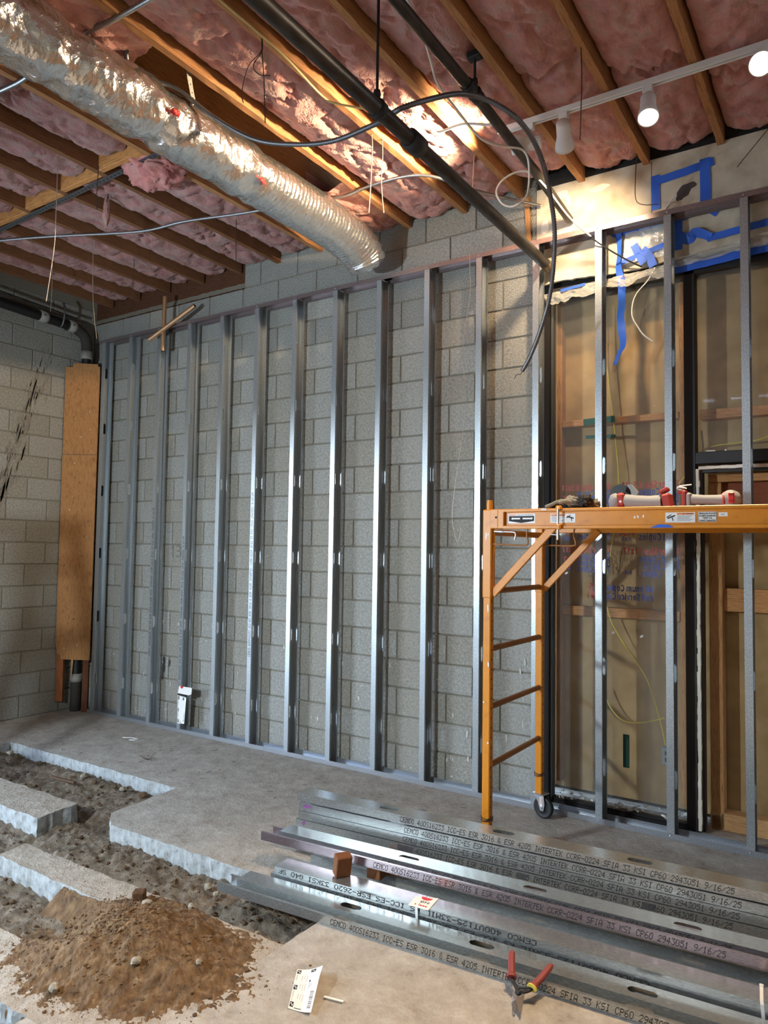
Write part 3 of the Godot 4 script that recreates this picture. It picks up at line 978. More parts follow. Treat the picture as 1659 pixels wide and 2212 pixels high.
# ------------------------------------------------------------------ storefront behind the framing
func build_storefront() -> void:
	var w := MB.new()
	w.box(Vector3(4.5065, 1.65, -0.2), Vector3(0.048, 3.3, 0.09), Basis.IDENTITY, 0.003)
	var win := struct("window_1", w.done(), M.alu, "black storefront frame with a tall boarded-up glass pane and old lettering")
	var e := MB.new()
	e.box(Vector3(4.541, 1.65, -0.19), Vector3(0.018, 3.24, 0.05), Basis.IDENTITY, 0.002)
	part("glazing_bead", e.done(), M.alu_edge, win)
	var mu := MB.new()
	mu.box(Vector3(5.39, 1.65, -0.2), Vector3(0.062, 3.3, 0.09), Basis.IDENTITY, 0.003)
	part("mullion", mu.done(), M.alu, win)
	var hd := MB.new()
	hd.box(Vector3(5.9, 3.305, -0.2), Vector3(2.75, 0.07, 0.09), Basis.IDENTITY, 0.003)
	part("head", hd.done(), M.alu, win)
	var si := MB.new()
	si.box(Vector3(4.96, 0.012, -0.2), Vector3(0.86, 0.05, 0.11), Basis.IDENTITY, 0.003)
	si.box(Vector3(4.96, 0.046, -0.165), Vector3(0.82, 0.016, 0.03), Basis.IDENTITY, 0.002)
	part("sill", si.done(), M.black, win)
	part("pane", box_mesh(Vector3(0.81, 3.22, 0.006)), M.glass, win, at(Vector3(4.955, 1.66, -0.2)))
	var rub := MB.new()
	for k in 90:
		var s := 0.004 + 0.016 * pow(rng.randf(), 2.0)
		rub.box(Vector3(rng.randf_range(4.56, 5.36), 0.055 + rng.randf() * 0.012, rng.randf_range(-0.15, -0.3)), Vector3(s * 1.6, s * 0.7, s), Basis.from_euler(Vector3(rng.randf(), rng.randf() * 6, rng.randf())))
	var rb := part("plaster_crumbs", rub.done(), M.deposit, win)
	rb.set_meta("kind", "stuff")
	# pale shim strip with dark ticks between the blocks and the frame
	var ss := MB.new()
	ss.box(Vector3(4.47, 1.66, -0.16), Vector3(0.024, 3.2, 0.03))
	var shim := part("shim_strip", ss.done(), M.backing, win, Transform3D.IDENTITY, "tan strip with dark ticks beside the frame")
	for k in 34:
		part("tick", box_mesh(Vector3(0.024, 0.009, 0.004)), M.black, shim, at(Vector3(4.472, 0.12 + 0.093 * k, -0.1445), rot(Vector3(0, 0, 1), -18)))
	# second window above the door and the opening below it
	var w2 := MB.new()
	w2.box(Vector3(6.3, 2.165, -0.2), Vector3(1.76, 0.07, 0.1), Basis.IDENTITY, 0.003)
	var win2 := struct("window_2", w2.done(), M.alu, "black transom with the glass pane above the door opening")
	part("pane", box_mesh(Vector3(1.7, 1.1, 0.006)), M.glass, win2, at(Vector3(6.28, 2.74, -0.2)))
	var tb := MB.new()
	for k in 14:
		tb.box(Vector3(rng.randf_range(5.44, 6.3), 2.205, -0.165), Vector3(0.02, 0.008, 0.012), rot(Vector3.UP, rng.randf() * 90))
	part("putty_crumbs", tb.done(), M.putty, win2).set_meta("kind", "stuff")
	var w3 := MB.new()
	var n := 60
	for k in n:
		var y := 0.03 + 2.07 * k / n
		w3.box(Vector3(5.433 + rng.randf_range(-0.001, 0.002), y + 0.0173, -0.17), Vector3(0.016 + rng.randf_range(-0.002, 0.004), 0.0345, 0.06))
	var door := struct("door_1", w3.done(), M.putty, "door opening whose frame was torn out, boarded with lumber behind")
	var w4 := MB.new()
	for k in 40:
		w4.box(Vector3(5.44 + 0.04 * k + 0.02, 2.106 + rng.randf_range(-0.001, 0.001), -0.17), Vector3(0.04, 0.016 + rng.randf_range(-0.002, 0.003), 0.06))
	part("broken_edge", w4.done(), M.putty, door)
	var gk := MB.new()
	gk.box(Vector3(5.450, 1.05, -0.2), Vector3(0.014, 2.06, 0.06))
	gk.box(Vector3(6.2, 2.088, -0.2), Vector3(1.5, 0.014, 0.06))
	part("gasket", gk.done(), M.black, door)
	var st := MB.new()
	st.box(Vector3(5.56, -0.005, -0.24), Vector3(1.7, 0.03, 0.16))
	part("threshold", st.done(), M.slab_rough, door)
	# backing board and lumber behind the glass
	var bk := MB.new()
	bk.box(Vector3(5.9, 1.7, -0.415), Vector3(3.1, 3.3, 0.012))
	solo("backing_board", bk.done(), M.backing, "large tan board closing the storefront from outside, behind the glass", "board")
	var lum := [
		[Vector3(4.53, 1.7, -0.37), Vector3(0.038, 3.2, 0.075), "y", "upright wood stud behind the glass, by the left black jamb"],
		[Vector3(5.32, 1.7, -0.37), Vector3(0.045, 3.2, 0.075), "y", "upright wood stud behind the glass, by the black mullion"],
		[Vector3(4.925, 2.462, -0.365), Vector3(0.742, 0.042, 0.085), "x", "wood crosspiece behind the tall glass, above the lettering"],
		[Vector3(4.925, 1.222, -0.365), Vector3(0.742, 0.062, 0.085), "x", "wood crosspiece behind the tall glass, below the lettering"],
		[Vector3(6.1, 2.45, -0.365), Vector3(1.36, 0.06, 0.085), "x", "wood crosspiece behind the glass above the door opening"],
		[Vector3(5.505, 1.02, -0.33), Vector3(0.07, 2.02, 0.1), "y", "orange wood post at the left side of the door opening"],
		[Vector3(6.25, 2.055, -0.33), Vector3(1.56, 0.045, 0.1), "x", "light lumber plate along the top of the door opening"],
		[Vector3(6.27, 1.945, -0.36), Vector3(1.46, 0.17, 0.05), "x", "brown header board just under the top of the door opening"],
		[Vector3(6.27, 1.338, -0.35), Vector3(1.46, 0.135, 0.06), "x", "wide knotty crosspiece at mid height of the door opening"],
		[Vector3(5.62, 0.062, -0.33), Vector3(0.31, 0.1, 0.1), "x", "pale sill block at the foot of the door opening"],
		[Vector3(5.91, 0.05, -0.34), Vector3(0.24, 0.08, 0.09), "x", "grey weathered block beside the pale sill block"],
	]
	for q in lum:
		var b := MB.new()
		b.box(q[0], q[1], Basis.IDENTITY, 0.003)
		var m: Material = M.lumber_x if q[2] == "x" else M.lumber_y
		if "brown header" in q[3]:
			m = tinted(M.lumber_x, c8(170, 112, 74))
		if "grey weathered" in q[3]:
			m = tinted(M.lumber_x, c8(130, 120, 112))
		if "pale sill" in q[3]:
			m = tinted(M.lumber_x, c8(255, 244, 220))
		solo("wood_framing", b.done(), m, q[3], "lumber", "lumber behind the storefront")
	# old price lettering on the outer face of the glass, read from the street
	var sign_root := thing("price_lettering", "red and blue copy price lettering on the tall glass, seen reversed", "lettering", Vector3(0, 0, -0.2045))
	var flip := rot(Vector3.UP, 180)
	var rows := [
		# text, left x, right x, centre y, height, colour
		["Paper Size 8.5x11", 4.60, 4.905, 2.016, 0.042, 0], ["Good Copies", 4.695, 4.905, 1.976, 0.042, 1], ["Back Copies", 4.70, 4.905, 1.936, 0.042, 1], ["Trial Copies", 4.70, 4.905, 1.896, 0.042, 1], ["7¢", 4.605, 4.665, 1.945, 0.06, 0], ["each", 4.605, 4.66, 1.895, 0.03, 1],
		["Paper Size 8.5x14", 4.60, 4.905, 1.83, 0.042, 0], ["Good Copies", 4.695, 4.905, 1.785, 0.042, 1], ["Back Copies", 4.70, 4.905, 1.742, 0.042, 1], ["Trial Copies", 4.70, 4.905, 1.702, 0.042, 1], ["10¢", 4.605, 4.675, 1.747, 0.06, 0], ["each", 4.61, 4.66, 1.697, 0.03, 1],
		["Paper Size 11x17", 4.60, 4.905, 1.618, 0.042, 0], ["Good Copies", 4.695, 4.905, 1.576, 0.042, 1], ["Back Copies", 4.70, 4.905, 1.536, 0.042, 1], ["Trial Copies", 4.70, 4.905, 1.496, 0.042, 1], ["12", 4.61, 4.655, 1.553, 0.055, 0], ["each", 4.60, 4.655, 1.505, 0.03, 1],
		["Paper Size 8.5x11", 4.985, 5.315, 2.02, 0.044, 0], ["Good Copies", 5.085, 5.315, 1.976, 0.044, 1], ["Back Copies", 5.085, 5.315, 1.934, 0.044, 1], ["Trial Copies", 5.085, 5.315, 1.893, 0.044, 1],
		["Good Copies", 5.085, 5.315, 1.785, 0.044, 1], ["Back Copies", 5.085, 5.315, 1.742, 0.044, 1], ["Trial Copies", 5.085, 5.315, 1.70, 0.044, 1], ["$1.50", 4.965, 5.06, 1.74, 0.06, 0], ["each", 4.98, 5.035, 1.695, 0.03, 1],
		["Paper Size 11x17", 4.99, 5.315, 1.612, 0.044, 0], ["Good Copies", 5.085, 5.315, 1.566, 0.044, 1], ["B   Cop's", 5.11, 5.315, 1.522, 0.044, 1], ["Copies", 5.10, 5.21, 1.478, 0.044, 1], ["eac", 4.995, 5.04, 1.486, 0.03, 1],
		["Mi imum Copies", 4.875, 5.165, 1.382, 0.042, 1], ["Full Service Copies", 4.82, 5.165, 1.33, 0.042, 1], ["5", 4.775, 4.8, 1.39, 0.042, 0], ["$1", 4.765, 4.81, 1.34, 0.045, 0],
	]
	for q in rows:
		var t := letters(q[0], q[4], true, 0.0006)
		var bb := t.get_aabb()
		var wid: float = q[2] - q[1]
		var xf := Transform3D(flip.scaled_local(Vector3(wid / bb.size.x, 1.0, 1.0)), Vector3((q[1] + q[2]) / 2, q[3], 0))
		xf.origin -= xf.basis * Vector3(bb.get_center().x, bb.get_center().y, 0)
		part("lettering", t, M.print_red if q[5] == 0 else M.print_blue, sign_root, xf)
	for q in [[4.683, 1.936], [4.683, 1.742], [4.683, 1.536], [5.075, 1.742], [5.075, 1.522]]:
		var b := MB.new()
		b.tube(bezier(V("0.012,0.058,0 0,0.05,0 0.002,0.01,0 -0.009,0,0 0.002,-0.01,0 0,-0.05,0 0.012,-0.058,0"), 0.006), 0.0012, 5)
		part("brace", b.done(), M.ink, sign_root, at(Vector3(q[0], q[1], 0)))
	# green tape and cable behind
	var gt := [[Vector3(4.842, 2.443, -0.193), Vector3(0.2, 0.042, 0.002), 2.0, "long green tape strip on the glass over the wood crosspiece"], [Vector3(4.852, 2.34, -0.193), Vector3(0.19, 0.022, 0.002), -2.0, "thin dark green tape strip on the glass under the wood crosspiece"], [Vector3(5.007, 0.4, -0.193), Vector3(0.038, 0.2, 0.002), 0.0, "upright green tape strip low on the tall glass"]]
	for q in gt:
		solo("green_tape", box_mesh(q[1]), M.green_tape, q[3], "tape", "", at(q[0], rot(Vector3(0, 0, 1), q[2])))
	var yc := MB.new()
	yc.tube(bezier(V("4.845,3.2,-0.31 4.85,2.9,-0.31 4.90,2.4,-0.335 4.93,1.98,-0.31 4.86,1.45,-0.31 4.87,1.22,-0.30 4.95,1.05,-0.32 5.03,0.93,-0.34 5.11,0.79,-0.34 5.18,0.55,-0.34 5.205,0.43,-0.34"), 0.02), 0.0045, 6)
	solo("yellow_cable", yc.done(), M.yellow_cable, "yellow cable hanging in a long curve behind the tall glass", "cable")
	var yd := MB.new()
	yd.tube(bezier(V("4.83,0.74,-0.31 4.88,0.63,-0.3 4.96,0.56,-0.29 5.06,0.56,-0.29 5.14,0.58,-0.3 5.2,0.6,-0.33"), 0.02), 0.0045, 6)
	solo("yellow_cable", yd.done(), M.yellow_cable, "short yellow cable sagging low behind the tall glass", "cable")
	var ye := MB.new()
	ye.tube(bezier(V("5.30,2.03,-0.3 5.345,2.1,-0.3 5.37,2.2,-0.31 5.37,2.36,-0.33"), 0.02), 0.0045, 6)
	solo("yellow_cable", ye.done(), M.yellow_cable, "yellow cable end crossing the wood stud by the mullion", "cable")
	var yf := MB.new()
	yf.tube(bezier(V("5.43,2.225,-0.29 5.5,2.25,-0.29 5.62,2.26,-0.29 5.75,2.275,-0.3 5.95,2.36,-0.32"), 0.02), 0.0045, 6)
	solo("yellow_cable", yf.done(), M.yellow_cable, "yellow cable lying along the glass above the door opening", "cable")
	var ob := thing("outlet_box", "small grey electrical box low behind the tall glass", "outlet box", Vector3(5.205, 0.36, -0.385))
	part("box", box_mesh(Vector3(0.06, 0.11, 0.04), 0.004), M.tool_grey, ob)
	for s in [-0.02, 0.02]:
		part("socket", box_mesh(Vector3(0.022, 0.024, 0.004), 0.001), M.ink_soft, ob, at(Vector3(0, s, 0.021)))

# ------------------------------------------------------------------ galvanised studs and tracks
const SD := 0.1016
const SF := 0.041

# length along y, web at x = 0, open towards +x, front face at z = 0
func stud_mesh(length: float, punches: Array, dep := SD, fl := SF, lip := 0.0127) -> ArrayMesh:
	var t := 0.0013
	var b := MB.new()
	b.prism(PackedVector2Array([Vector2(0, 0), Vector2(fl, 0), Vector2(fl, -lip), Vector2(fl - t, -lip), Vector2(fl - t, -t), Vector2(0, -t)]), Vector3.ZERO, Vector3.RIGHT, Vector3(0, 0, 1), Vector3(0, length, 0))
	b.prism(PackedVector2Array([Vector2(0, -dep), Vector2(fl, -dep), Vector2(fl, -dep + lip), Vector2(fl - t, -dep + lip), Vector2(fl - t, -dep + t), Vector2(0, -dep + t)]), Vector3.ZERO, Vector3.RIGHT, Vector3(0, 0, 1), Vector3(0, length, 0))
	var y := 0.0
	var c := -dep / 2
	var hw := 0.019
	var hl := 0.051
	var mid := func(a: float, e: float):
		if e - a > 0.001:
			b.box(Vector3(t / 2, (a + e) / 2, c), Vector3(t, e - a, dep - 2 * t))
	for p in punches:
		mid.call(y, p - hl)
		for s in [-1.0, 1.0]:
			var k := 0.012
			var poly := PackedVector2Array([Vector2(p - hl, c + s * (dep / 2 - t)), Vector2(p - hl, c + s * 0.004), Vector2(p - hl, c + s * (hw - k)), Vector2(p - hl + k, c + s * hw), Vector2(p + hl - k, c + s * hw), Vector2(p + hl, c + s * (hw - k)), Vector2(p + hl, c + s * 0.004), Vector2(p + hl, c + s * (dep / 2 - t))])
			b.prism(poly, Vector3.ZERO, Vector3.UP, Vector3(0, 0, 1), Vector3(t, 0, 0))
		y = p + hl
	mid.call(y, length)
	return b.done()

func track_mesh(length: float, dep := 0.1042, leg := 0.032) -> ArrayMesh:
	# length along x, web at y = 0, legs up, front leg at z = 0
	var t := 0.0012
	var b := MB.new()
	b.prism(PackedVector2Array([Vector2(0, 0), Vector2(0, leg), Vector2(-t, leg), Vector2(-t, t), Vector2(-dep + t, t), Vector2(-dep + t, leg), Vector2(-dep, leg), Vector2(-dep, 0)]), Vector3.ZERO, Vector3(0, 0, 1), Vector3.UP, Vector3(length, 0, 0))
	return b.done()

func screw_mesh() -> ArrayMesh:
	if not cache.has("screw"):
		var b := MB.new()
		b.lathe([Vector2(0, 0.003), Vector2(0.003, 0.0024), Vector2(0.0052, 0.0)], Transform3D(Basis(Vector3(1, 0, 0), Vector3(0, 0, 1), Vector3(0, -1, 0)), Vector3.ZERO), 10)
		cache["screw"] = b.done()
	return cache["screw"]

func build_metal_framing() -> void:
	var ht := 3.593
	var m := stud_mesh(ht + 0.025, [0.32, 0.92, 1.53, 2.14, 2.75, 3.3])
	var print_at := {2: 0.62, 3: 0.36, 5: 0.72}
	var words := ["in the left corner against the plywood panel", "first full bay out from the left corner", "printed low on its face, two bays from the left corner", "with the white tag tied near its foot", "first to the right of the tagged stud", "with black print running up its face, second past the tagged stud", "third to the right of the tagged stud", "brightest, fourth past the tagged stud", "under the end of the silver duct", "just right of the silver duct end", "standing directly left of the yellow scaffold", "at the seam of block wall and storefront", "in front of the tall glass, with the blue tape streamer behind", "in front of the black mullion side of the tall glass", "in front of the door opening at far right"]
	for k in 15:
		var t := thing("metal_stud", "upright galvanized steel stud " + words[k], "stud", Vector3(0.4064 * k, 0.002, 0), "upright studs of the new wall")
		part("channel", m, M.stud, t)
		if print_at.has(k):
			part("printing", dots(STUD_PRINT, Vector3(0.033, print_at[k], 0), Vector3.UP, Vector3(-1, 0, 0), Vector3(0, 0, 1), 0.0142, 0.024, 0.1, 1.0), M.ink, t)
		var s := MB.new()
	var tr := [
		["bottom", -0.05, 1.86, 0.001, "floor track of the stud wall, left length"], ["bottom", 1.80, 7.2, 0.0026, "long floor track of the stud wall, right length"],
		["top", -0.05, 3.33, 0.001, "ceiling track of the stud wall, left length under the duct"], ["top", 3.26, 7.2, 0.0026, "ceiling track of the stud wall, right length across the header"]]
	for q in tr:
		var t := thing("metal_track", "galvanized steel " + q[4], "track", Vector3(q[1], 0.0012 if q[0] == "bottom" else ht + 0.032, q[3]))
		var mesh := track_mesh(q[2] - q[1], 0.1042 + (q[3] - 0.001) * 2.0, 0.032)
		var low: bool = q[0] == "bottom"
		part("channel", mesh, M.track if low else M.track_pinkish, t, Transform3D(Basis.IDENTITY if low else Basis(Vector3(1, 0, 0), Vector3(0, -1, 0), Vector3(0, 0, 1)), Vector3.ZERO))
		for k in 15:
			var x: float = 0.4064 * k + 0.018
			if x > q[1] + 0.01 and x < q[2] and not (q[0] == "bottom" and k == 4 and q[1] > 0) and not (q[0] == "top" and k == 8 and q[1] < 0):
				part("screw", screw_mesh(), M.zinc, t, at(Vector3(x - q[1], 0.018 if low else -0.016, 0.0)))
	# tag tied to the foot of the fourth stud
	var tg := thing("stud_tag", "white barcode tag folded over the foot of a wall stud", "tag", Vector3(1.2, 0, 0.004))
	var p1 := MB.new()
	p1.prism(PV("0.03,0.335 0.045,0.40 0.205,0.398 0.2,0.345 0.17,0.332"), Vector3.ZERO, Vector3.RIGHT, Vector3.UP, Vector3(0, 0, 0.002))
	part("fold", p1.done(), M.paper, tg)
	var p2 := MB.new()
	p2.quad_uv(Vector3(0.038, 0.078, 0.004), Vector3(0.132, 0.087, 0.012), Vector3(0.142, 0.31, 0.006), Vector3(0.036, 0.318, 0.004))
	p2.quad(Vector3(0.036, 0.318, 0.003), Vector3(0.142, 0.31, 0.005), Vector3(0.132, 0.087, 0.011), Vector3(0.038, 0.078, 0.003))
	part("label_sheet", p2.done(), tag_material(true), tg)
	var rd := MB.new()
	rd.prism(half_disc(0.02), Vector3(0.08, 0.4, 0.0022), Vector3.RIGHT, Vector3(0, -1, 0), Vector3(0, 0, 0.0006))
	part("red_mark", rd.done(), M.red, tg)
	var bd := MB.new()
	bd.box(Vector3(0.09, 0.325, 0.0), Vector3(0.12, 0.02, 0.002))
	part("black_strip", bd.done(), M.ink, tg)

func half_disc(r: float) -> PackedVector2Array:
	var p := PackedVector2Array()
	for k in 13:
		p.append(Vector2(r * cos(PI * k / 12.0), r * sin(PI * k / 12.0)))
	return p

func stamp(im: Image, x: int, y: int, s: String, c: Color, sc := 1, turned := false) -> void:
	for i in s.length():
		if not GLYPH.has(s[i]):
			continue
		for row in 7:
			var bits: int = GLYPH[s[i]].substr(row * 2, 2).hex_to_int()
			for col in 5:
				if bits & (16 >> col):
					var q := i * 6 + col
					if turned:
						im.fill_rect(Rect2i(x + (6 - row) * sc, y + q * sc, sc, sc), c)
					else:
						im.fill_rect(Rect2i(x + q * sc, y + row * sc, sc, sc), c)

func tag_material(white: bool) -> StandardMaterial3D:
	var key := "tag%s" % white
	if M.has(key):
		return M[key]
	var im := Image.create(256, 512, false, Image.FORMAT_RGB8)
	im.fill(c8(236, 232, 222) if white else c8(232, 222, 204))
	im.fill_rect(Rect2i(150, 0, 106, 512), c8(242, 240, 236))
	var k := c8(34, 32, 32)
	for y in [12, 232, 430]:
		im.fill_rect(Rect2i(8, y, 40, 58), k)
		im.fill_rect(Rect2i(16, y + 10, 10, 16), c8(220, 214, 202))
		im.fill_rect(Rect2i(30, y + 24, 10, 20), c8(220, 214, 202))
	stamp(im, 12, 82, "2007002 / 1", c8(70, 66, 62), 2, true)
	stamp(im, 12, 300, "5202051112", c8(70, 66, 62), 2, true)
	im.fill_rect(Rect2i(150, 14, 48, 48), k)
	im.fill_rect(Rect2i(160, 24, 12, 12), c8(230, 226, 216)); im.fill_rect(Rect2i(178, 40, 12, 12), c8(230, 226, 216))
	for i in 16:
		im.fill_rect(Rect2i(158 + i, 170 + i / 2, 1, 32 - i), k)
	var y := 300
	seed(5)
	var r2 := RandomNumberGenerator.new()
	r2.seed = 77
	while y < 470:
		var w := r2.randi_range(2, 6)
		im.fill_rect(Rect2i(196, y, 40, w), k)
		y += w + r2.randi_range(2, 5)
	for i in 5:
		im.fill_rect(Rect2i(62 + i * 15, 90, 2, 380), c8(170, 160, 146))
	for i in 9:
		im.fill_rect(Rect2i(74 + (i % 3) * 26, 100 + (i / 3) * 118, 3, r2.randi_range(50, 100)), c8(110, 104, 98))
	for i in 4:
		im.fill_rect(Rect2i(160 + i * 9, 210, 4, 70 - 10 * i), c8(120, 114, 108))
	im.fill_rect(Rect2i(60, 486, 80, 8), k)
	var m := mat(Color.WHITE, 0.75)
	m.albedo_texture = ImageTexture.create_from_image(im)
	M[key] = m
	return m

# ------------------------------------------------------------------ left corner
func build_corner() -> void:
	var dp := thing("drain_pipe", "black cast iron drain pipe turning down in the left block corner", "pipe")
	var b := MB.new()
	b.tube([Vector3(-0.215, 3.83, 2.2), Vector3(-0.215, 3.745, 0.23)], 0.046, 18)
	part("run", b.done(), M.black, dp)
	var el := MB.new()
	el.tube(bezier(V("-0.215,3.742,0.25 -0.215,3.73,0.15 -0.21,3.68,0.06 -0.205,3.58,0.03 -0.205,3.50,0.03"), 0.02), 0.052, 18)
	part("elbow", el.done(), M.cast, dp)
	var v := MB.new()
	v.tube([Vector3(-0.205, 3.5, 0.03), Vector3(-0.205, 0.3, 0.02)], 0.046, 18)
	part("riser", v.done(), M.black, dp)
	var lo := MB.new()
	lo.tube([Vector3(-0.205, 0.32, 0.02), Vector3(-0.205, -0.02, 0.02)], 0.05, 18)
	part("foot", lo.done(), M.cast, dp)
	for q in [[Vector3(-0.215, 3.757, 0.50), Vector3(0, 0.04, 1)], [Vector3(-0.215, 3.742, 0.20), Vector3(0, 0.04, 1)], [Vector3(-0.205, 3.49, 0.03), Vector3.UP], [Vector3(-0.205, 0.32, 0.02), Vector3.UP]]:
		var c := MB.new()
		c.lathe([Vector2(0.046, -0.04), Vector2(0.056, -0.04), Vector2(0.057, -0.02), Vector2(0.056, 0.04), Vector2(0.046, 0.04)], Transform3D(along(q[1]), q[0]), 20)
		var cp := part("coupling", c.done(), M.band, dp)
		for s in [-0.022, 0.022]:
			var k := MB.new()
			k.box(q[0] + along(q[1]) * Vector3(-0.06 if s < 0 else 0.0, s, 0.0 if s < 0 else 0.06), Vector3(0.014, 0.014, 0.014))
			part("clamp_screw", k.done(), M.zinc, cp)
	var hk := MB.new()
	hk.tube(bezier(V("-0.16,3.93,0.33 -0.135,3.86,0.33 -0.15,3.74,0.33 -0.2,3.70,0.33 -0.26,3.74,0.33"), 0.015), 0.009, 8)
	solo("pipe_hook", hk.done(), M.conduit_dark, "bent iron hook holding up the black drain pipe", "hook")
	var gas := MB.new()
	gas.tube([Vector3(-0.15, 3.90, 2.0), Vector3(-0.16, 3.81, 0.18)], 0.014, 10)
	solo("thin_pipe", gas.done(), M.pipe, "thin dusty pipe lying along the top of the black drain pipe", "pipe")
	# plywood panel set across the corner with its cleats
	var pn := thing("plywood_panel", "tall stained plywood panel boxed across the left corner", "panel", Vector3(-0.18, 0, 0.095))
	var dir := Vector3(0.27, 0, -0.165).normalized()
	var out := Vector3(0.165, 0, 0.27).normalized()
	var ps := MB.new()
	ps.prism(PV("-0.155,0.66 -0.138,0.56 -0.105,0.55 -0.10,0.505 0.182,0.50 0.184,2.50 0.186,3.36 0.166,3.36 0.166,3.385 -0.08,3.395 -0.08,3.355 -0.155,3.36 -0.155,2.5"), Vector3.ZERO, dir, Vector3.UP, out * 0.014)
	part("sheet", ps.done(), M.plywood, pn)
	var jn := MB.new()
	jn.box(out * 0.0145 + dir * 0.014 + Vector3(0, 2.49, 0), Vector3(0.334, 0.004, 0.002), Basis(dir, Vector3.UP, out))
	part("joint", jn.done(), M.ink_soft, pn)
	var kn := MB.new()
	var wm := MB.new()
	for k in 34:
		var o := out * 0.0147 + dir * rng.randf_range(-0.13, 0.13) + Vector3(0, rng.randf_range(0.6, 3.3), 0)
		smudge(kn if k % 3 else wm, o, dir, Vector3.UP, rng.randf_range(0.003, 0.008), rng.randf_range(0.003, 0.011))
	part("nail_hole", kn.done(), M.ink, pn).set_meta("kind", "stuff")
	part("plaster_spot", wm.done(), M.deposit, pn).set_meta("kind", "stuff")
	var sl := MB.new()
	sl.prism(PV("0.0,0.51 0.022,0.51 0.008,0.34 0.002,0.33"), Vector3.ZERO, dir, Vector3.UP, out * 0.006)
	part("splinter", sl.done(), M.lumber_y, pn)
	var c1 := MB.new()
	c1.box(Vector3(-0.285, 1.7, 0.14), Vector3(0.07, 3.2, 0.04), Basis(dir, Vector3.UP, out), 0.003)
	solo("wood_cleat", c1.done(), tinted(M.plywood, c8(190, 142, 104)), "brown upright cleat at the left edge of the plywood panel", "cleat")
	var c2 := MB.new()
	c2.box(Vector3(-0.075, 1.65, 0.005), Vector3(0.06, 3.3, 0.03), Basis(dir, Vector3.UP, out), 0.003)
	solo("wood_cleat", c2.done(), tinted(M.plywood, c8(132, 98, 74)), "dark brown upright cleat between the drain pipe and the corner stud", "cleat")
	# two copper stubs crossed on the top track
	var cp := [[Vector3(0.944, 3.88, 0.035), Vector3(0.934, 3.38, 0.035), "copper pipe stub hanging upright in front of the top track"], [Vector3(1.30, 3.745, 0.0), Vector3(0.81, 3.49, 0.085), "copper pipe stub leaning across the upright copper stub"]]
	for q in cp:
		var t := MB.new()
		t.tube([q[0], q[1]], 0.02, 14)
		var o := solo("copper_pipe", t.done(), M.copper, q[2], "pipe", "crossed copper stubs")
		var e := MB.new()
		e.tube([q[0] + (q[0] - q[1]).normalized() * 0.0012, q[0]], 0.015, 12)
		e.tube([q[1], q[1] + (q[1] - q[0]).normalized() * 0.0012], 0.015, 12)
		part("open_end", e.done(), M.ink, o)
	var nail := MB.new()
	nail.box(Vector3(0.37, 3.25, -0.13), Vector3(0.03, 0.03, 0.02), rot(Vector3(0, 0, 1), 20), 0.003)
	solo("plug", nail.done(), M.white, "tiny white plug stuck on the block wall near the left corner", "plug")

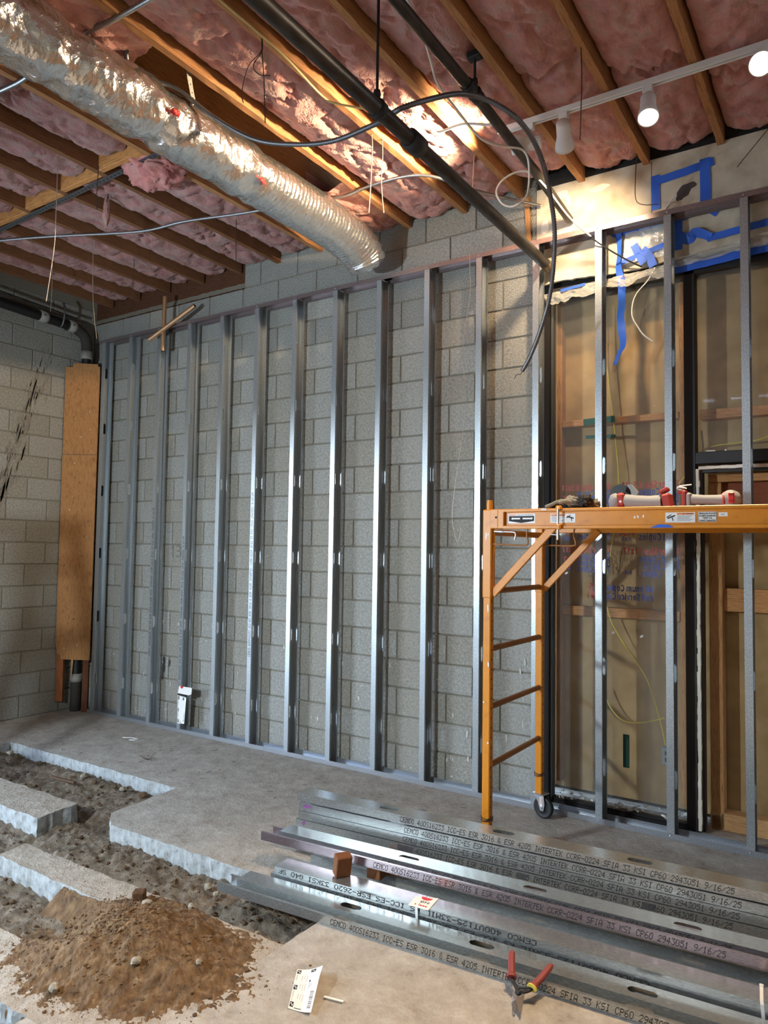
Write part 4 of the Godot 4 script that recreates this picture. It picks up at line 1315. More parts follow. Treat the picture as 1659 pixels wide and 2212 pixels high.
# ------------------------------------------------------------------ foil duct
func build_duct() -> void:
	var t := thing("foil_duct", "large crinkled silver foil duct slung under the joists", "duct")
	var path := bezier(V("3.20,3.845,4.6 3.20,3.84,3.4 3.19,3.84,2.6 3.205,3.83,1.9 3.20,3.835,1.2 3.20,3.835,0.62 3.21,3.815,0.36 3.225,3.755,0.17 3.235,3.67,0.085"), 0.0085)
	var cr := noise(1.0, 3, FastNoiseLite.TYPE_CELLULAR, 7)
	cr.cellular_return_type = FastNoiseLite.RETURN_DISTANCE
	var sm := noise(1.0, 3, FastNoiseLite.TYPE_SIMPLEX_SMOOTH, 8)
	var sides := 72
	var rings := []
	var prev := Vector3.RIGHT
	for i in path.size():
		var tan: Vector3 = (path[mini(i + 1, path.size() - 1)] - path[maxi(i - 1, 0)]).normalized()
		var s: Vector3 = (prev - tan * prev.dot(tan)).normalized()
		prev = s
		var q := tan.cross(s)
		var z: float = path[i].z
		var wild := smoothstep(1.15, 1.35, z)
		var arc := i * 0.0085
		var ring := []
		var waist := 0.018 * exp(-pow((z - 2.02) / 0.05, 2.0)) + 0.012 * exp(-pow((z - 1.32) / 0.04, 2.0)) + 0.012 * exp(-pow((z - 2.55) / 0.05, 2.0))
		for k in sides:
			var a := TAU * (k % sides) / sides
			var d: Vector3 = s * cos(a) + q * sin(a)
			var p: Vector3 = path[i] + d * 0.153
			var rr := 0.153 - waist
			rr += (cr.get_noise_3d(p.x * 5, p.y * 5, p.z * 5) + 0.55) * lerpf(0.004, 0.036, wild)
			rr += sm.get_noise_3d(p.x * 6, p.y * 6, p.z * 6) * lerpf(0.004, 0.012, wild)
			rr += sm.get_noise_3d(p.x * 34, p.y * 34, p.z * 34) * lerpf(0.002, 0.001, wild)
			rr += 0.0022 * sin(arc * TAU / 0.034 + a) * (1.0 - wild)
			if i > path.size() - 5:
				rr *= 1.0 - 0.05 * (i - path.size() + 5)
			ring.append(path[i] + d * rr)
		rings.append(ring)
	var b := MB.new()
	b.smooth(6)
	for i in rings.size() - 1:
		for k in sides:
			var k2 := (k + 1) % sides
			b.quad(rings[i][k], rings[i][k2], rings[i + 1][k2], rings[i + 1][k])
	var last: Array = rings[-1]
	for k in sides:
		b.tri(last[k], last[(k + 1) % sides], path[-1])
	part("jacket", b.done(), M.foil, t)
	for q in [[1.98, 0.6], [1.31, 0.2], [1.33, 2.9]]:
		var rp := MB.new()
		var c := Vector3(3.2, 3.835, q[0]) + Vector3(cos(q[1] - 0.8), sin(q[1] - 0.8), 0) * 0.158
		for k in 4:
			lump(rp, c + Vector3(0.004 * k, 0.008 * sin(k * 2.0), 0.012 * k), Vector3(0.006, 0.010, 0.012), k + 3, 0.5)
		part("red_seal", rp.done(), M.red, t)
	# hanger straps of the duct
	for q in [["3.418,4.10,1.98 3.40,4.0,1.955 3.345,3.92,1.87", "pale hanger strap between the bright joist and the duct"], ["3.085,4.22,2.16 3.11,4.08,2.15 3.12,3.97,2.14", "dull hanger strap above the duct, deep in the dark bay"]]:
		var pts := bezier(V(q[0]), 0.02)
		var s := MB.new()
		for i in pts.size() - 1:
			var mid: Vector3 = (pts[i] + pts[i + 1]) / 2
			var d: Vector3 = (pts[i + 1] - pts[i]).normalized()
			var wdt := d.cross(Vector3(1, 0, 0)).normalized()
			s.box(mid, Vector3(0.034, 0.0205, 0.0015), Basis(wdt, d, wdt.cross(d)))
		var h := solo("hanger_strap", s.done(), M.band, q[1], "strap")
		var hl := MB.new()
		for i in range(1, pts.size() - 1, 2):
			lump(hl, pts[i], Vector3(0.004, 0.004, 0.003), 2, 0.0)
		part("rivet", hl.done(), M.ink_soft, h)

# ------------------------------------------------------------------ pipes, conduits, cables, wires
func conduit(pts: Array, rad: float, pitch: float) -> ArrayMesh:
	var p := bezier(pts, pitch / 2.0)
	var rr := []
	for i in p.size():
		rr.append(rad if i % 2 == 0 else rad * 0.78)
	var b := MB.new()
	b.tube(p, rr, 9)
	return b.done()

func build_pipes_and_cables() -> void:
	# thick pipe
	var p1 := thing("steel_pipe", "thick dark steel pipe running under the joists to the stud wall", "pipe")
	var a := MB.new()
	a.tube([Vector3(4.545, 3.475, 4.9), Vector3(4.545, 3.468, 1.30)], 0.034, 20)
	part("run", a.done(), M.pipe, p1)
	var a2 := MB.new()
	a2.tube([Vector3(4.545, 3.468, 1.36), Vector3(4.545, 3.466, -0.03)], 0.034, 20)
	part("run", a2.done(), M.pipe, p1, Transform3D.IDENTITY, "dusty lower length with a tan end")
	for q in [[1.92, 0.040, 0.02], [1.62, 0.046, 0.05]]:
		var c := MB.new()
		c.lathe([Vector2(0.034, -q[2]), Vector2(q[1], -q[2]), Vector2(q[1] + 0.001, 0), Vector2(q[1], q[2]), Vector2(0.034, q[2])], Transform3D(along(Vector3(0, 0, 1)), Vector3(4.545, 3.47, q[0])), 20)
		part("coupling", c.done(), M.iron, p1)
	var en := MB.new()
	en.tube([Vector3(4.545, 3.466, -0.02), Vector3(4.55, 3.455, -0.075)], 0.0345, 20)
	part("end_cap", en.done(), M.pipe_tan, p1)
	# thinner pipe
	var p2 := thing("steel_pipe", "thinner dark steel pipe ending on the pale header board", "pipe")
	var e := MB.new()
	e.tube([Vector3(4.69, 3.835, 4.9), Vector3(4.69, 3.83, 1.40)], 0.0265, 18)
	e.tube([Vector3(4.69, 3.83, 1.41), Vector3(4.685, 3.80, 0.5), Vector3(4.678, 3.755, -0.1)], 0.0265, 18)
	part("run", e.done(), M.pipe, p2)
	for z in [1.36, 1.28]:
		var c := MB.new()
		c.lathe([Vector2(0.026, -0.03), Vector2(0.033, -0.03), Vector2(0.034, 0), Vector2(0.033, 0.03), Vector2(0.026, 0.03)], Transform3D(along(Vector3(0, 0.01, 1)), Vector3(4.69, 3.828, z)), 18)
		part("coupling", c.done(), M.iron, p2)
	var oe := MB.new()
	oe.tube([Vector3(4.678, 3.7555, -0.1), Vector3(4.678, 3.7548, -0.1015)], 0.019, 12)
	part("open_end", oe.done(), M.ink, p2)
	# rod hangers
	for q in [[4.545, 3.47, 1.93, 0.034, "long black threaded rod with a ring round the thick pipe"], [4.69, 3.83, 1.30, 0.027, "short black threaded rod with a ring round the thinner pipe"]]:
		var h := thing("pipe_hanger", q[4], "hanger", Vector3(q[0], q[1], q[2]))
		var ring := MB.new()
		var pts := []
		for k in 25:
			var g := TAU * k / 24.0
			pts.append(Vector3(cos(g) * (q[3] + 0.006), sin(g) * (q[3] + 0.006), 0))
		ring.tube(pts, 0.004, 6, false)
		part("ring", ring.done(), M.iron, h)
		var rod := MB.new()
		rod.tube([Vector3(0, q[3] + 0.01, 0), Vector3(0, 4.05 + (0.25 if q[0] < 4.6 else 0.0) - q[1], 0)], 0.0065, 8)
		part("rod", rod.done(), M.iron, h)
		var nut := MB.new()
		nut.lathe([Vector2(0.0, 0.055), Vector2(0.014, 0.055), Vector2(0.017, 0.04), Vector2(0.014, 0.022), Vector2(0.0, 0.02)], Transform3D(Basis.IDENTITY, Vector3(0, q[3] - 0.01, 0)), 8)
		part("nut", nut.done(), M.iron, h)
		if q[0] > 4.6:
			part("clamp", box_mesh(Vector3(0.07, 0.035, 0.05), 0.004), M.iron, h, at(Vector3(0, 4.02 - q[1], 0)))
	# flexible conduits
	var c1 := thing("flex_conduit", "long grey flexible conduit looping from the duct and hanging cut off", "conduit")
	part("sheath", conduit(V("3.24,4.2,2.26 3.25,4.08,2.23 3.22,4.0,2.19 3.24,3.965,2.12 3.33,3.95,1.97 3.42,3.86,1.80 3.582,3.76,1.66 3.808,3.70,1.587 4.029,3.665,1.561 4.289,3.635,1.609 4.42,3.61,1.66 4.545,3.60,1.70 4.672,3.74,1.47 4.764,3.76,1.327 4.874,3.684,1.250 4.908,3.634,1.100 4.910,3.561,0.950 4.891,3.460,0.800 4.868,3.336,0.680 4.820,3.179,0.570 4.760,3.033,0.480 4.681,2.873,0.420 4.609,2.756,0.380 4.551,2.679,0.360"), 0.0138, 0.014), M.conduit_dark, c1)
	var wt := MB.new()
	wt.tube(bezier(V("4.555,2.685,0.362 4.54,2.66,0.36 4.52,2.665,0.36 4.5,2.64,0.36"), 0.008), 0.002, 5)
	part("loose_wire", wt.done(), M.ink, c1)
	var c2 := thing("flex_conduit", "shiny flexible conduit strung under the joists and behind the duct", "conduit")
	part("sheath", conduit(V("0.2,3.965,1.52 0.619,3.978,1.385 1.065,3.982,1.199 1.703,3.975,0.926 2.126,3.982,0.850 2.548,3.98,0.735 2.993,3.985,0.627 3.313,3.985,0.548 3.576,3.982,0.572 3.785,3.982,0.563 3.939,3.970,0.534 4.064,3.940,0.459 4.190,3.900,0.321 4.326,3.918,0.050 4.479,3.90,-0.11"), 0.0115, 0.0125), M.conduit, c2)
	var c3 := thing("flex_conduit", "stout flexible conduit crossing over the top of the duct at left", "conduit")
	part("sheath", conduit(V("1.9,3.985,2.45 2.345,3.985,2.422 2.476,3.985,2.420 2.665,3.992,2.404 2.912,4.02,2.406 3.149,4.03,2.414 3.414,3.99,2.429 3.653,3.985,2.428 3.9,3.985,2.425 4.6,3.98,2.42"), 0.014, 0.0135), M.conduit, c3)
	# cables
	var cb := [
		["white_cable", M.white_cable, 0.0058, "4.684,3.920,1.990 4.689,3.850,1.832 4.635,3.820,1.637 4.597,3.800,1.503 4.616,3.750,1.351 4.637,3.710,1.112 4.684,3.745,0.929 4.722,3.785,0.780 4.726,3.740,0.700 4.683,3.615,0.620 4.596,3.578,0.600 4.524,3.610,0.600 4.486,3.689,0.600 4.514,3.759,0.580 4.584,3.807,0.540 4.653,3.803,0.500 4.713,3.742,0.400 4.784,3.623,0.200 4.87,3.540,0.060", "white cable with a round loop, hanging from the thinner pipe"],
		["black_cable", M.ink, 0.005, "4.86,3.55,0.07 4.906,3.503,0.030 5.032,3.413,-0.060 5.128,3.357,-0.120", "black end of the looped cable, run into the blue tape"],
		["cream_cable", M.cream_cable, 0.0055, "3.956,3.985,2.5 3.940,3.980,2.268 3.945,3.975,2.063 3.94,3.975,1.839 3.90,3.978,1.500 3.942,3.960,1.428 4.074,3.940,1.323", "thin cream wire stapled along the bright orange joist"],
		["white_cable", M.white_cable, 0.007, "4.12,4.0,1.2 4.199,3.970,1.078 4.265,3.950,0.962 4.291,3.945,0.930 4.447,3.930,0.951 4.583,3.900,0.916 4.65,3.90,0.90", "short kinked white cable between the two black pipes"],
		["white_cable", M.white_cable, 0.0042, "5.211,3.330,-0.10 5.17,3.261,-0.1 5.093,3.175,-0.1 5.074,3.063,-0.1 5.115,2.97,-0.1 5.15,2.92,-0.1 5.196,2.881,-0.1", "white cord dangling from the blue tape cross"]]
	for q in cb:
		var b := MB.new()
		b.tube(bezier(V(q[3]), 0.012), q[2], 8)
		solo(q[0], b.done(), q[1], q[4], "cable")
	# thin hanger wires
	var wires := [
		["3.90,4.005,1.034 3.905,3.93,1.034 3.897,3.75,1.03 3.885,3.54,1.03", "pale", "pale twisted wire, left one of the pair by the thick pipe"],
		["3.92,4.005,0.954 3.925,3.9,0.955 3.915,3.75,0.95 3.935,3.56,0.95", "pale", "pale twisted wire, right one of the pair by the thick pipe"],
		["2.106,4.005,1.851 2.115,3.6,1.855 2.10,3.42,1.85 2.055,3.10,1.86", "pale", "longest hanging wire, with two knots, over the grey strap"],
		["2.226,4.005,1.647 2.22,3.86,1.65 2.225,3.72,1.65", "dark", "short twisted wire beside the small grey tuft"],
		["1.215,4.005,0.96 1.20,3.88,0.962 1.235,3.5,0.97 1.31,3.20,0.98", "pale", "long slanting wire in front of the left end of the top track"],
		["1.174,4.005,0.556 1.17,3.85,0.556 1.15,3.66,0.55", "dark", "short dark wire above the crossed copper stubs"],
		["2.433,4.005,0.642 2.44,3.85,0.645 2.45,3.68,0.65", "dark", "thin wire under the duct near the shiny conduit"],
		["5.154,4.005,1.11 5.158,3.85,1.11 5.15,3.55,1.11", "dark", "dark twisted wire hanging past the light track"],
		["4.327,4.005,0.567 4.318,3.93,0.56 4.305,3.78,0.55", "dark", "short dark wire between pipe and pale joist end"],
		["5.139,4.02,0.02 5.13,3.9,0.02 5.128,3.73,0.02 5.17,3.68,0.02 5.26,3.66,0.02", "dark", "dark wire bent over the header near the blue tape square"],
		["0.55,4.005,0.9 0.56,3.8,0.9 0.585,3.55,0.92", "pale", "short wire near the black drain pipe"],
		["4.06,4.0,0.03 4.03,3.6,0.03 4.035,3.35,0.03 3.985,2.98,0.03 4.01,2.6,0.03 3.965,2.25,0.03 3.915,1.86,0.03 3.955,1.66,0.03 3.98,1.76,0.03", "pale", "long thin wire dangling in front of the blocks left of the scaffold"],
		["5.665,3.83,-0.11 5.82,3.93,0.0 5.95,4.01,0.1", "dark", "dark straight rod slanting up from the header at far right"]]
	for q in wires:
		var b := MB.new()
		b.tube(bezier(V(q[0]), 0.02), 0.0026 if not "dangling in front" in q[2] else 0.0014, 6)
		solo("hanger_wire", b.done(), M.wire_pale if q[1] == "pale" else M.wire, q[2], "wire", "loose wires under the joists")
	var tw := thing("hanger_wire", "dark wire splayed into three ends between bright joists", "wire", Vector3(3.905, 4.0, 1.965), "loose wires under the joists")
	for q in ["0,0.01,0 0,-0.06,0 -0.06,-0.12,0.02 -0.09,-0.24,0.03 -0.08,-0.3,0.03", "0,0.01,0 0.005,-0.06,0 -0.02,-0.14,0.03 0.01,-0.19,0.02 0.06,-0.2,0.0", "0,0.01,0 0.005,-0.07,0 0.02,-0.2,0 0.035,-0.42,0"]:
		var b := MB.new()
		b.tube(bezier(V(q), 0.02), 0.0024, 6)
		part("strand", b.done(), M.wire, tw)

# ------------------------------------------------------------------ light track
func build_track_lights() -> void:
	var tr := thing("light_track", "long white ceiling track that carries the spotlights", "track", Vector3(4.55, 3.972, 0.71))
	var b := MB.new()
	b.prism(PV("-0.018,0.016 -0.018,-0.014 -0.007,-0.014 -0.007,0.002 0.007,0.002 0.007,-0.014 0.018,-0.014 0.018,0.016"), Vector3.ZERO, Vector3(0, 0, 1), Vector3.UP, Vector3(1.36, 0, 0))
	part("rail", b.done(), M.white, tr)
	var sl := MB.new()
	sl.box(Vector3(0.71, 0.0, 0), Vector3(1.26, 0.004, 0.012))
	part("slot", sl.done(), M.ink, tr)
	var warm := Color(1.0, 0.88, 0.72)
	# where on the rail, direction the head points, lit energy, glow, words
	var heads := [
		[4.735, Vector3(-0.95, 0.03, 0.27), 11.0, 5.0, 48.0, "white spotlight at the left end of the track, aimed level at the duct"],
		[4.928, Vector3(-0.22, -0.36, -0.79), 2.6, 3.0, 44.0, "white spotlight second along the track, aimed down at the header"],
		[5.366, Vector3(0.10, -0.88, 0.40), 12.0, 6.0, 44.0, "white spotlight third along the track, its round lens lit"],
		[5.885, Vector3(0.02, -0.56, 0.83), 14.0, 14.0, 50.0, "white spotlight at the right end of the track, glaring at the camera"]]
	for h in heads:
		var t := thing("track_spotlight", h[5], "spotlight", Vector3(h[0], 3.958, 0.71), "spotlights on the white track")
		var d: Vector3 = h[1].normalized()
		part("adapter", box_mesh(Vector3(0.05, 0.035, 0.034), 0.003), M.white, t, at(Vector3(0, -0.016, 0)))
		var st := MB.new()
		st.tube([Vector3(0, -0.03, 0), Vector3(0, -0.065, 0)], 0.011, 12)
		part("stem", st.done(), M.white, t)
		var hub := Vector3(0, -0.06, 0) + (Vector3.ZERO if d.y < -0.5 else Vector3(0, -0.045, 0) - d * 0.06)
		var xf := Transform3D(along(d), hub)
		var body := MB.new()
		body.lathe([Vector2(0, -0.005), Vector2(0.034, -0.003), Vector2(0.037, 0.004), Vector2(0.0385, 0.085)], xf, 28)
		part("body", body.done(), M.white, t)
		var bell := MB.new()
		bell.lathe([Vector2(0.0385, 0.083), Vector2(0.041, 0.09), Vector2(0.0505, 0.135), Vector2(0.052, 0.155), Vector2(0.0485, 0.156), Vector2(0.0475, 0.15)], xf, 28)
		part("bell", bell.done(), M.white, t)
		var ln := MB.new()
		ln.lathe([Vector2(0.0475, 0.150), Vector2(0.03, 0.1535), Vector2(0, 0.155)], xf, 28)
		part("lens", ln.done(), emitter(Color(1.0, 0.93, 0.8), h[3]), t)
		var s := SpotLight3D.new()
		s.name = "track_spotlight_beam"
		s.light_color = warm
		s.light_energy = h[2]
		s.spot_angle = h[4]
		s.spot_angle_attenuation = 0.8
		s.spot_range = 15.0
		s.light_size = 0.04
		s.shadow_enabled = true
		add_child(s)
		s.transform = Transform3D(Basis.looking_at(d, Vector3.UP if absf(d.y) < 0.9 else Vector3.RIGHT), t.position + hub + d * 0.162)

# ------------------------------------------------------------------ header board, blue tape and plastic
func strip(pts: Array, width: float, n: Vector3, twist := 0.0, wob := 0.004) -> ArrayMesh:
	var p := bezier(pts, 0.012)
	var b := MB.new()
	b.smooth(5)
	var rows := []
	for i in p.size():
		var t: Vector3 = (p[mini(i + 1, p.size() - 1)] - p[maxi(i - 1, 0)]).normalized()
		var s := t.cross(n).normalized().rotated(t, twist * sin(i * 0.11))
		var q := n * (wob * sin(i * 0.7) * 0.5 + wob * 0.5)
		rows.append([p[i] - s * width / 2 + q, p[i] + q * 0.4, p[i] + s * width / 2 + q])
	for i in rows.size() - 1:
		for k in 2:
			b.quad(rows[i][k], rows[i + 1][k], rows[i + 1][k + 1], rows[i][k + 1])
			b.quad(rows[i][k + 1] - n * 0.0006, rows[i + 1][k + 1] - n * 0.0006, rows[i + 1][k] - n * 0.0006, rows[i][k] - n * 0.0006)
	return b.done()

func sheet(corners: Array, nx: int, ny: int, amp: float, sd: int, hang := 0.0) -> ArrayMesh:
	var nz := noise(1.0, 3, FastNoiseLite.TYPE_SIMPLEX_SMOOTH, sd)
	var b := MB.new()
	b.grid(nx, ny, func(i: int, j: int):
		var u := float(i) / nx
		var v := float(j) / ny
		var p: Vector3 = (corners[0] as Vector3).lerp(corners[1], u).lerp((corners[3] as Vector3).lerp(corners[2], u), v)
		p.z += amp * (0.5 + nz.get_noise_2d(u * 5, v * 3)) + amp * 0.5 * nz.get_noise_2d(u * 17, v * 12)
		p.y += hang * v * nz.get_noise_2d(u * 4 + 3, 1.5)
		return p)
	return b.done()

func build_header_cover() -> void:
	var poly := PackedVector2Array([Vector2(4.442, 4.022), Vector2(4.442, 3.372)])
	var x := 4.47
	while x < 7.2:
		poly.append(Vector2(x, 3.372 - 0.006 * sin(x * 9.0) - 0.012 * maxf(0.0, sin(x * 4.1)) + rng.randf_range(-0.003, 0.003)))
		x += 0.03
	poly.append(Vector2(7.2, 3.36)); poly.append(Vector2(7.2, 4.022))
	var hb := MB.new()
	hb.prism(poly, Vector3(0, 0, -0.158), Vector3.RIGHT, Vector3.UP, Vector3(0, 0, 0.022))
	var hd := struct("wall_header", hb.done(), M.drywall, "dusty plaster header board over the storefront")
	var sm := MB.new()
	sm.box(Vector3(5.185, 3.80, -0.1355), Vector3(0.004, 0.42, 0.001))
	part("seam", sm.done(), M.ink_soft, hd)
	var dk := MB.new()
	smudge(dk, Vector3(5.372, 3.775, -0.1352), Vector3(1, 0, 0), Vector3.UP, 0.055, 0.05)
	smudge(dk, Vector3(5.405, 3.80, -0.1351), Vector3(1, 0, 0), Vector3.UP, 0.045, 0.03)
	smudge(dk, Vector3(5.35, 3.745, -0.1351), Vector3(1, 0, 0), Vector3.UP, 0.03, 0.03)
	part("dark_patch", dk.done(), M.ink_soft, hd, Transform3D.IDENTITY, "dark hole inside the blue tape square")  # flat dark patch drawn where the header has a hole
	var pt := MB.new()
	for q in [[4.62, 3.95, 0.06, 0.03], [4.66, 3.90, 0.02, 0.05], [4.50, 3.76, 0.03, 0.07], [4.86, 3.93, 0.08, 0.03]]:
		smudge(pt, Vector3(q[0], q[1], -0.1355), Vector3(1, 0, 0), Vector3.UP, q[2], q[3])
	part("filler_patch", pt.done(), M.putty, hd)
	var nail := MB.new()
	nail.tube([Vector3(5.262, 3.69, -0.135), Vector3(5.30, 3.715, -0.1), Vector3(5.33, 3.745, -0.09)], 0.004, 5)
	solo("paper_sliver", nail.done(), M.white, "white splinter sticking out over the top track below the blue square", "splinter")
	var n := Vector3(0, 0, 1)
	var z := -0.132
	var tp := [
		["5.212,3.70,%s 5.210,3.80,%s 5.208,3.915,%s", 0.052, 0.0, "left side of the blue tape square on the header"],
		["5.19,3.875,%s 5.35,3.888,%s 5.54,3.91,%s", 0.05, 0.0, "top side of the blue tape square on the header"],
		["5.492,3.68,%s 5.492,3.80,%s 5.49,3.94,%s", 0.058, 0.0, "right side of the blue tape square on the header"],
		["5.27,3.612,%s 5.40,3.625,%s 5.50,3.635,%s 5.56,3.595,%s", 0.05, 0.3, "crumpled lower side of the blue tape square behind the top track"],
		["5.338,3.62,%s 5.336,3.55,%s 5.336,3.42,%s", 0.055, 0.0, "short upright tape behind the stud at the mullion"],
		["4.95,3.60,%s 5.10,3.605,%s 5.29,3.62,%s", 0.04, 0.05, "tape along the upper edge of the clear plastic patch"],
		["5.345,3.50,%s 5.40,3.47,%s 5.44,3.50,%s 5.52,3.45,%s", 0.06, 0.7, "crumpled blue tape wad right of the mullion stud"],
		["5.50,3.452,%s 5.70,3.466,%s 6.1,3.495,%s", 0.042, 0.0, "long tape across the header at far right"],
		["5.30,3.30,%s 5.60,3.318,%s 6.1,3.35,%s", 0.055, 0.05, "lowest tape along the black window head at right"],
		["5.01,3.40,%s 5.12,3.43,%s 5.27,3.46,%s", 0.03, 0.2, "thin tape through the middle of the tape cross"],
		["5.085,3.50,%s 5.115,3.43,%s 5.145,3.37,%s", 0.045, 0.1, "slanting tape of the cross, left piece"],
		["5.135,3.46,%s 5.175,3.41,%s 5.20,3.34,%s", 0.05, 0.1, "slanting tape of the cross, right piece"],
	]
	for k in tp.size():
		var q: Array = tp[k]
		var zz := "%.4f" % (z + 0.0016 * k + (0.012 if k >= 9 else 0.0))
		solo("blue_tape", strip(V(q[0].replace("%s", zz)), q[1], n, q[2]), M.tape, "blue masking tape, " + q[3], "tape", "blue masking tape on the header")
	solo("tape_streamer", strip(V("4.945,3.615,-0.118 4.985,3.59,-0.118 4.995,3.50,-0.115 4.99,3.38,-0.11 5.01,3.27,-0.105 5.012,3.14,-0.10 5.005,3.05,-0.10 5.02,2.89,-0.10 4.998,2.84,-0.10 4.97,2.765,-0.098"), 0.046, n, 0.75), M.tape, "long blue tape streamer dangling in front of the tall glass", "tape")
	# plastic
	solo("plastic_sheet", sheet([Vector3(5.03, 3.59, -0.125), Vector3(5.29, 3.61, -0.125), Vector3(5.28, 3.40, -0.12), Vector3(5.01, 3.39, -0.12)], 26, 20, 0.012, 5), M.plastic, "square of clear plastic taped over a hole in the header", "plastic sheet")
	var pp := MB.new()
	smudge(pp, Vector3(5.215, 3.50, -0.1345), Vector3(1, 0, 0), Vector3.UP, 0.055, 0.05)
	solo("wall_hole", pp.done(), M.ink_soft, "dark hole in the header behind the clear plastic", "hole")
	solo("plastic_sheet", sheet([Vector3(4.50, 3.30, -0.135), Vector3(5.29, 3.345, -0.13), Vector3(5.29, 3.27, -0.10), Vector3(4.53, 3.20, -0.10)], 60, 10, 0.03, 8, 0.05), M.milky, "torn milky plastic strip hanging along the window head", "plastic sheet")
	solo("plastic_sheet", sheet([Vector3(5.31, 3.36, -0.12), Vector3(6.2, 3.45, -0.125), Vector3(6.2, 3.37, -0.115), Vector3(5.31, 3.30, -0.10)], 50, 8, 0.03, 9, 0.02), M.milky, "crumpled milky plastic along the header at right", "plastic sheet")
	var bt := MB.new()
	bt.box(Vector3(4.70, 3.305, -0.105), Vector3(0.16, 0.018, 0.002), rot(Vector3(0, 0, 1), 5))
	solo("blue_tape", bt.done(), M.tape, "blue masking tape on the torn plastic below the bright header corner", "tape", "blue masking tape on the header")
	# torn lath piece hanging beside the header
	var lp := MB.new()
	lp.prism(PV("0,0.34 0.035,0.36 0.05,0.02 0.02,0"), Vector3(4.36, 3.63, -0.13), Vector3.RIGHT, Vector3.UP, Vector3(0, 0, 0.012))
	solo("wood_lath", lp.done(), M.lumber_y, "narrow brown lath hanging between the blocks and the header", "lath")

# ------------------------------------------------------------------ yellow scaffold
func rod(b: MB, s: String, r: float, step := 0.012) -> void:
	b.tube(bezier(V(s), step), r, 8)

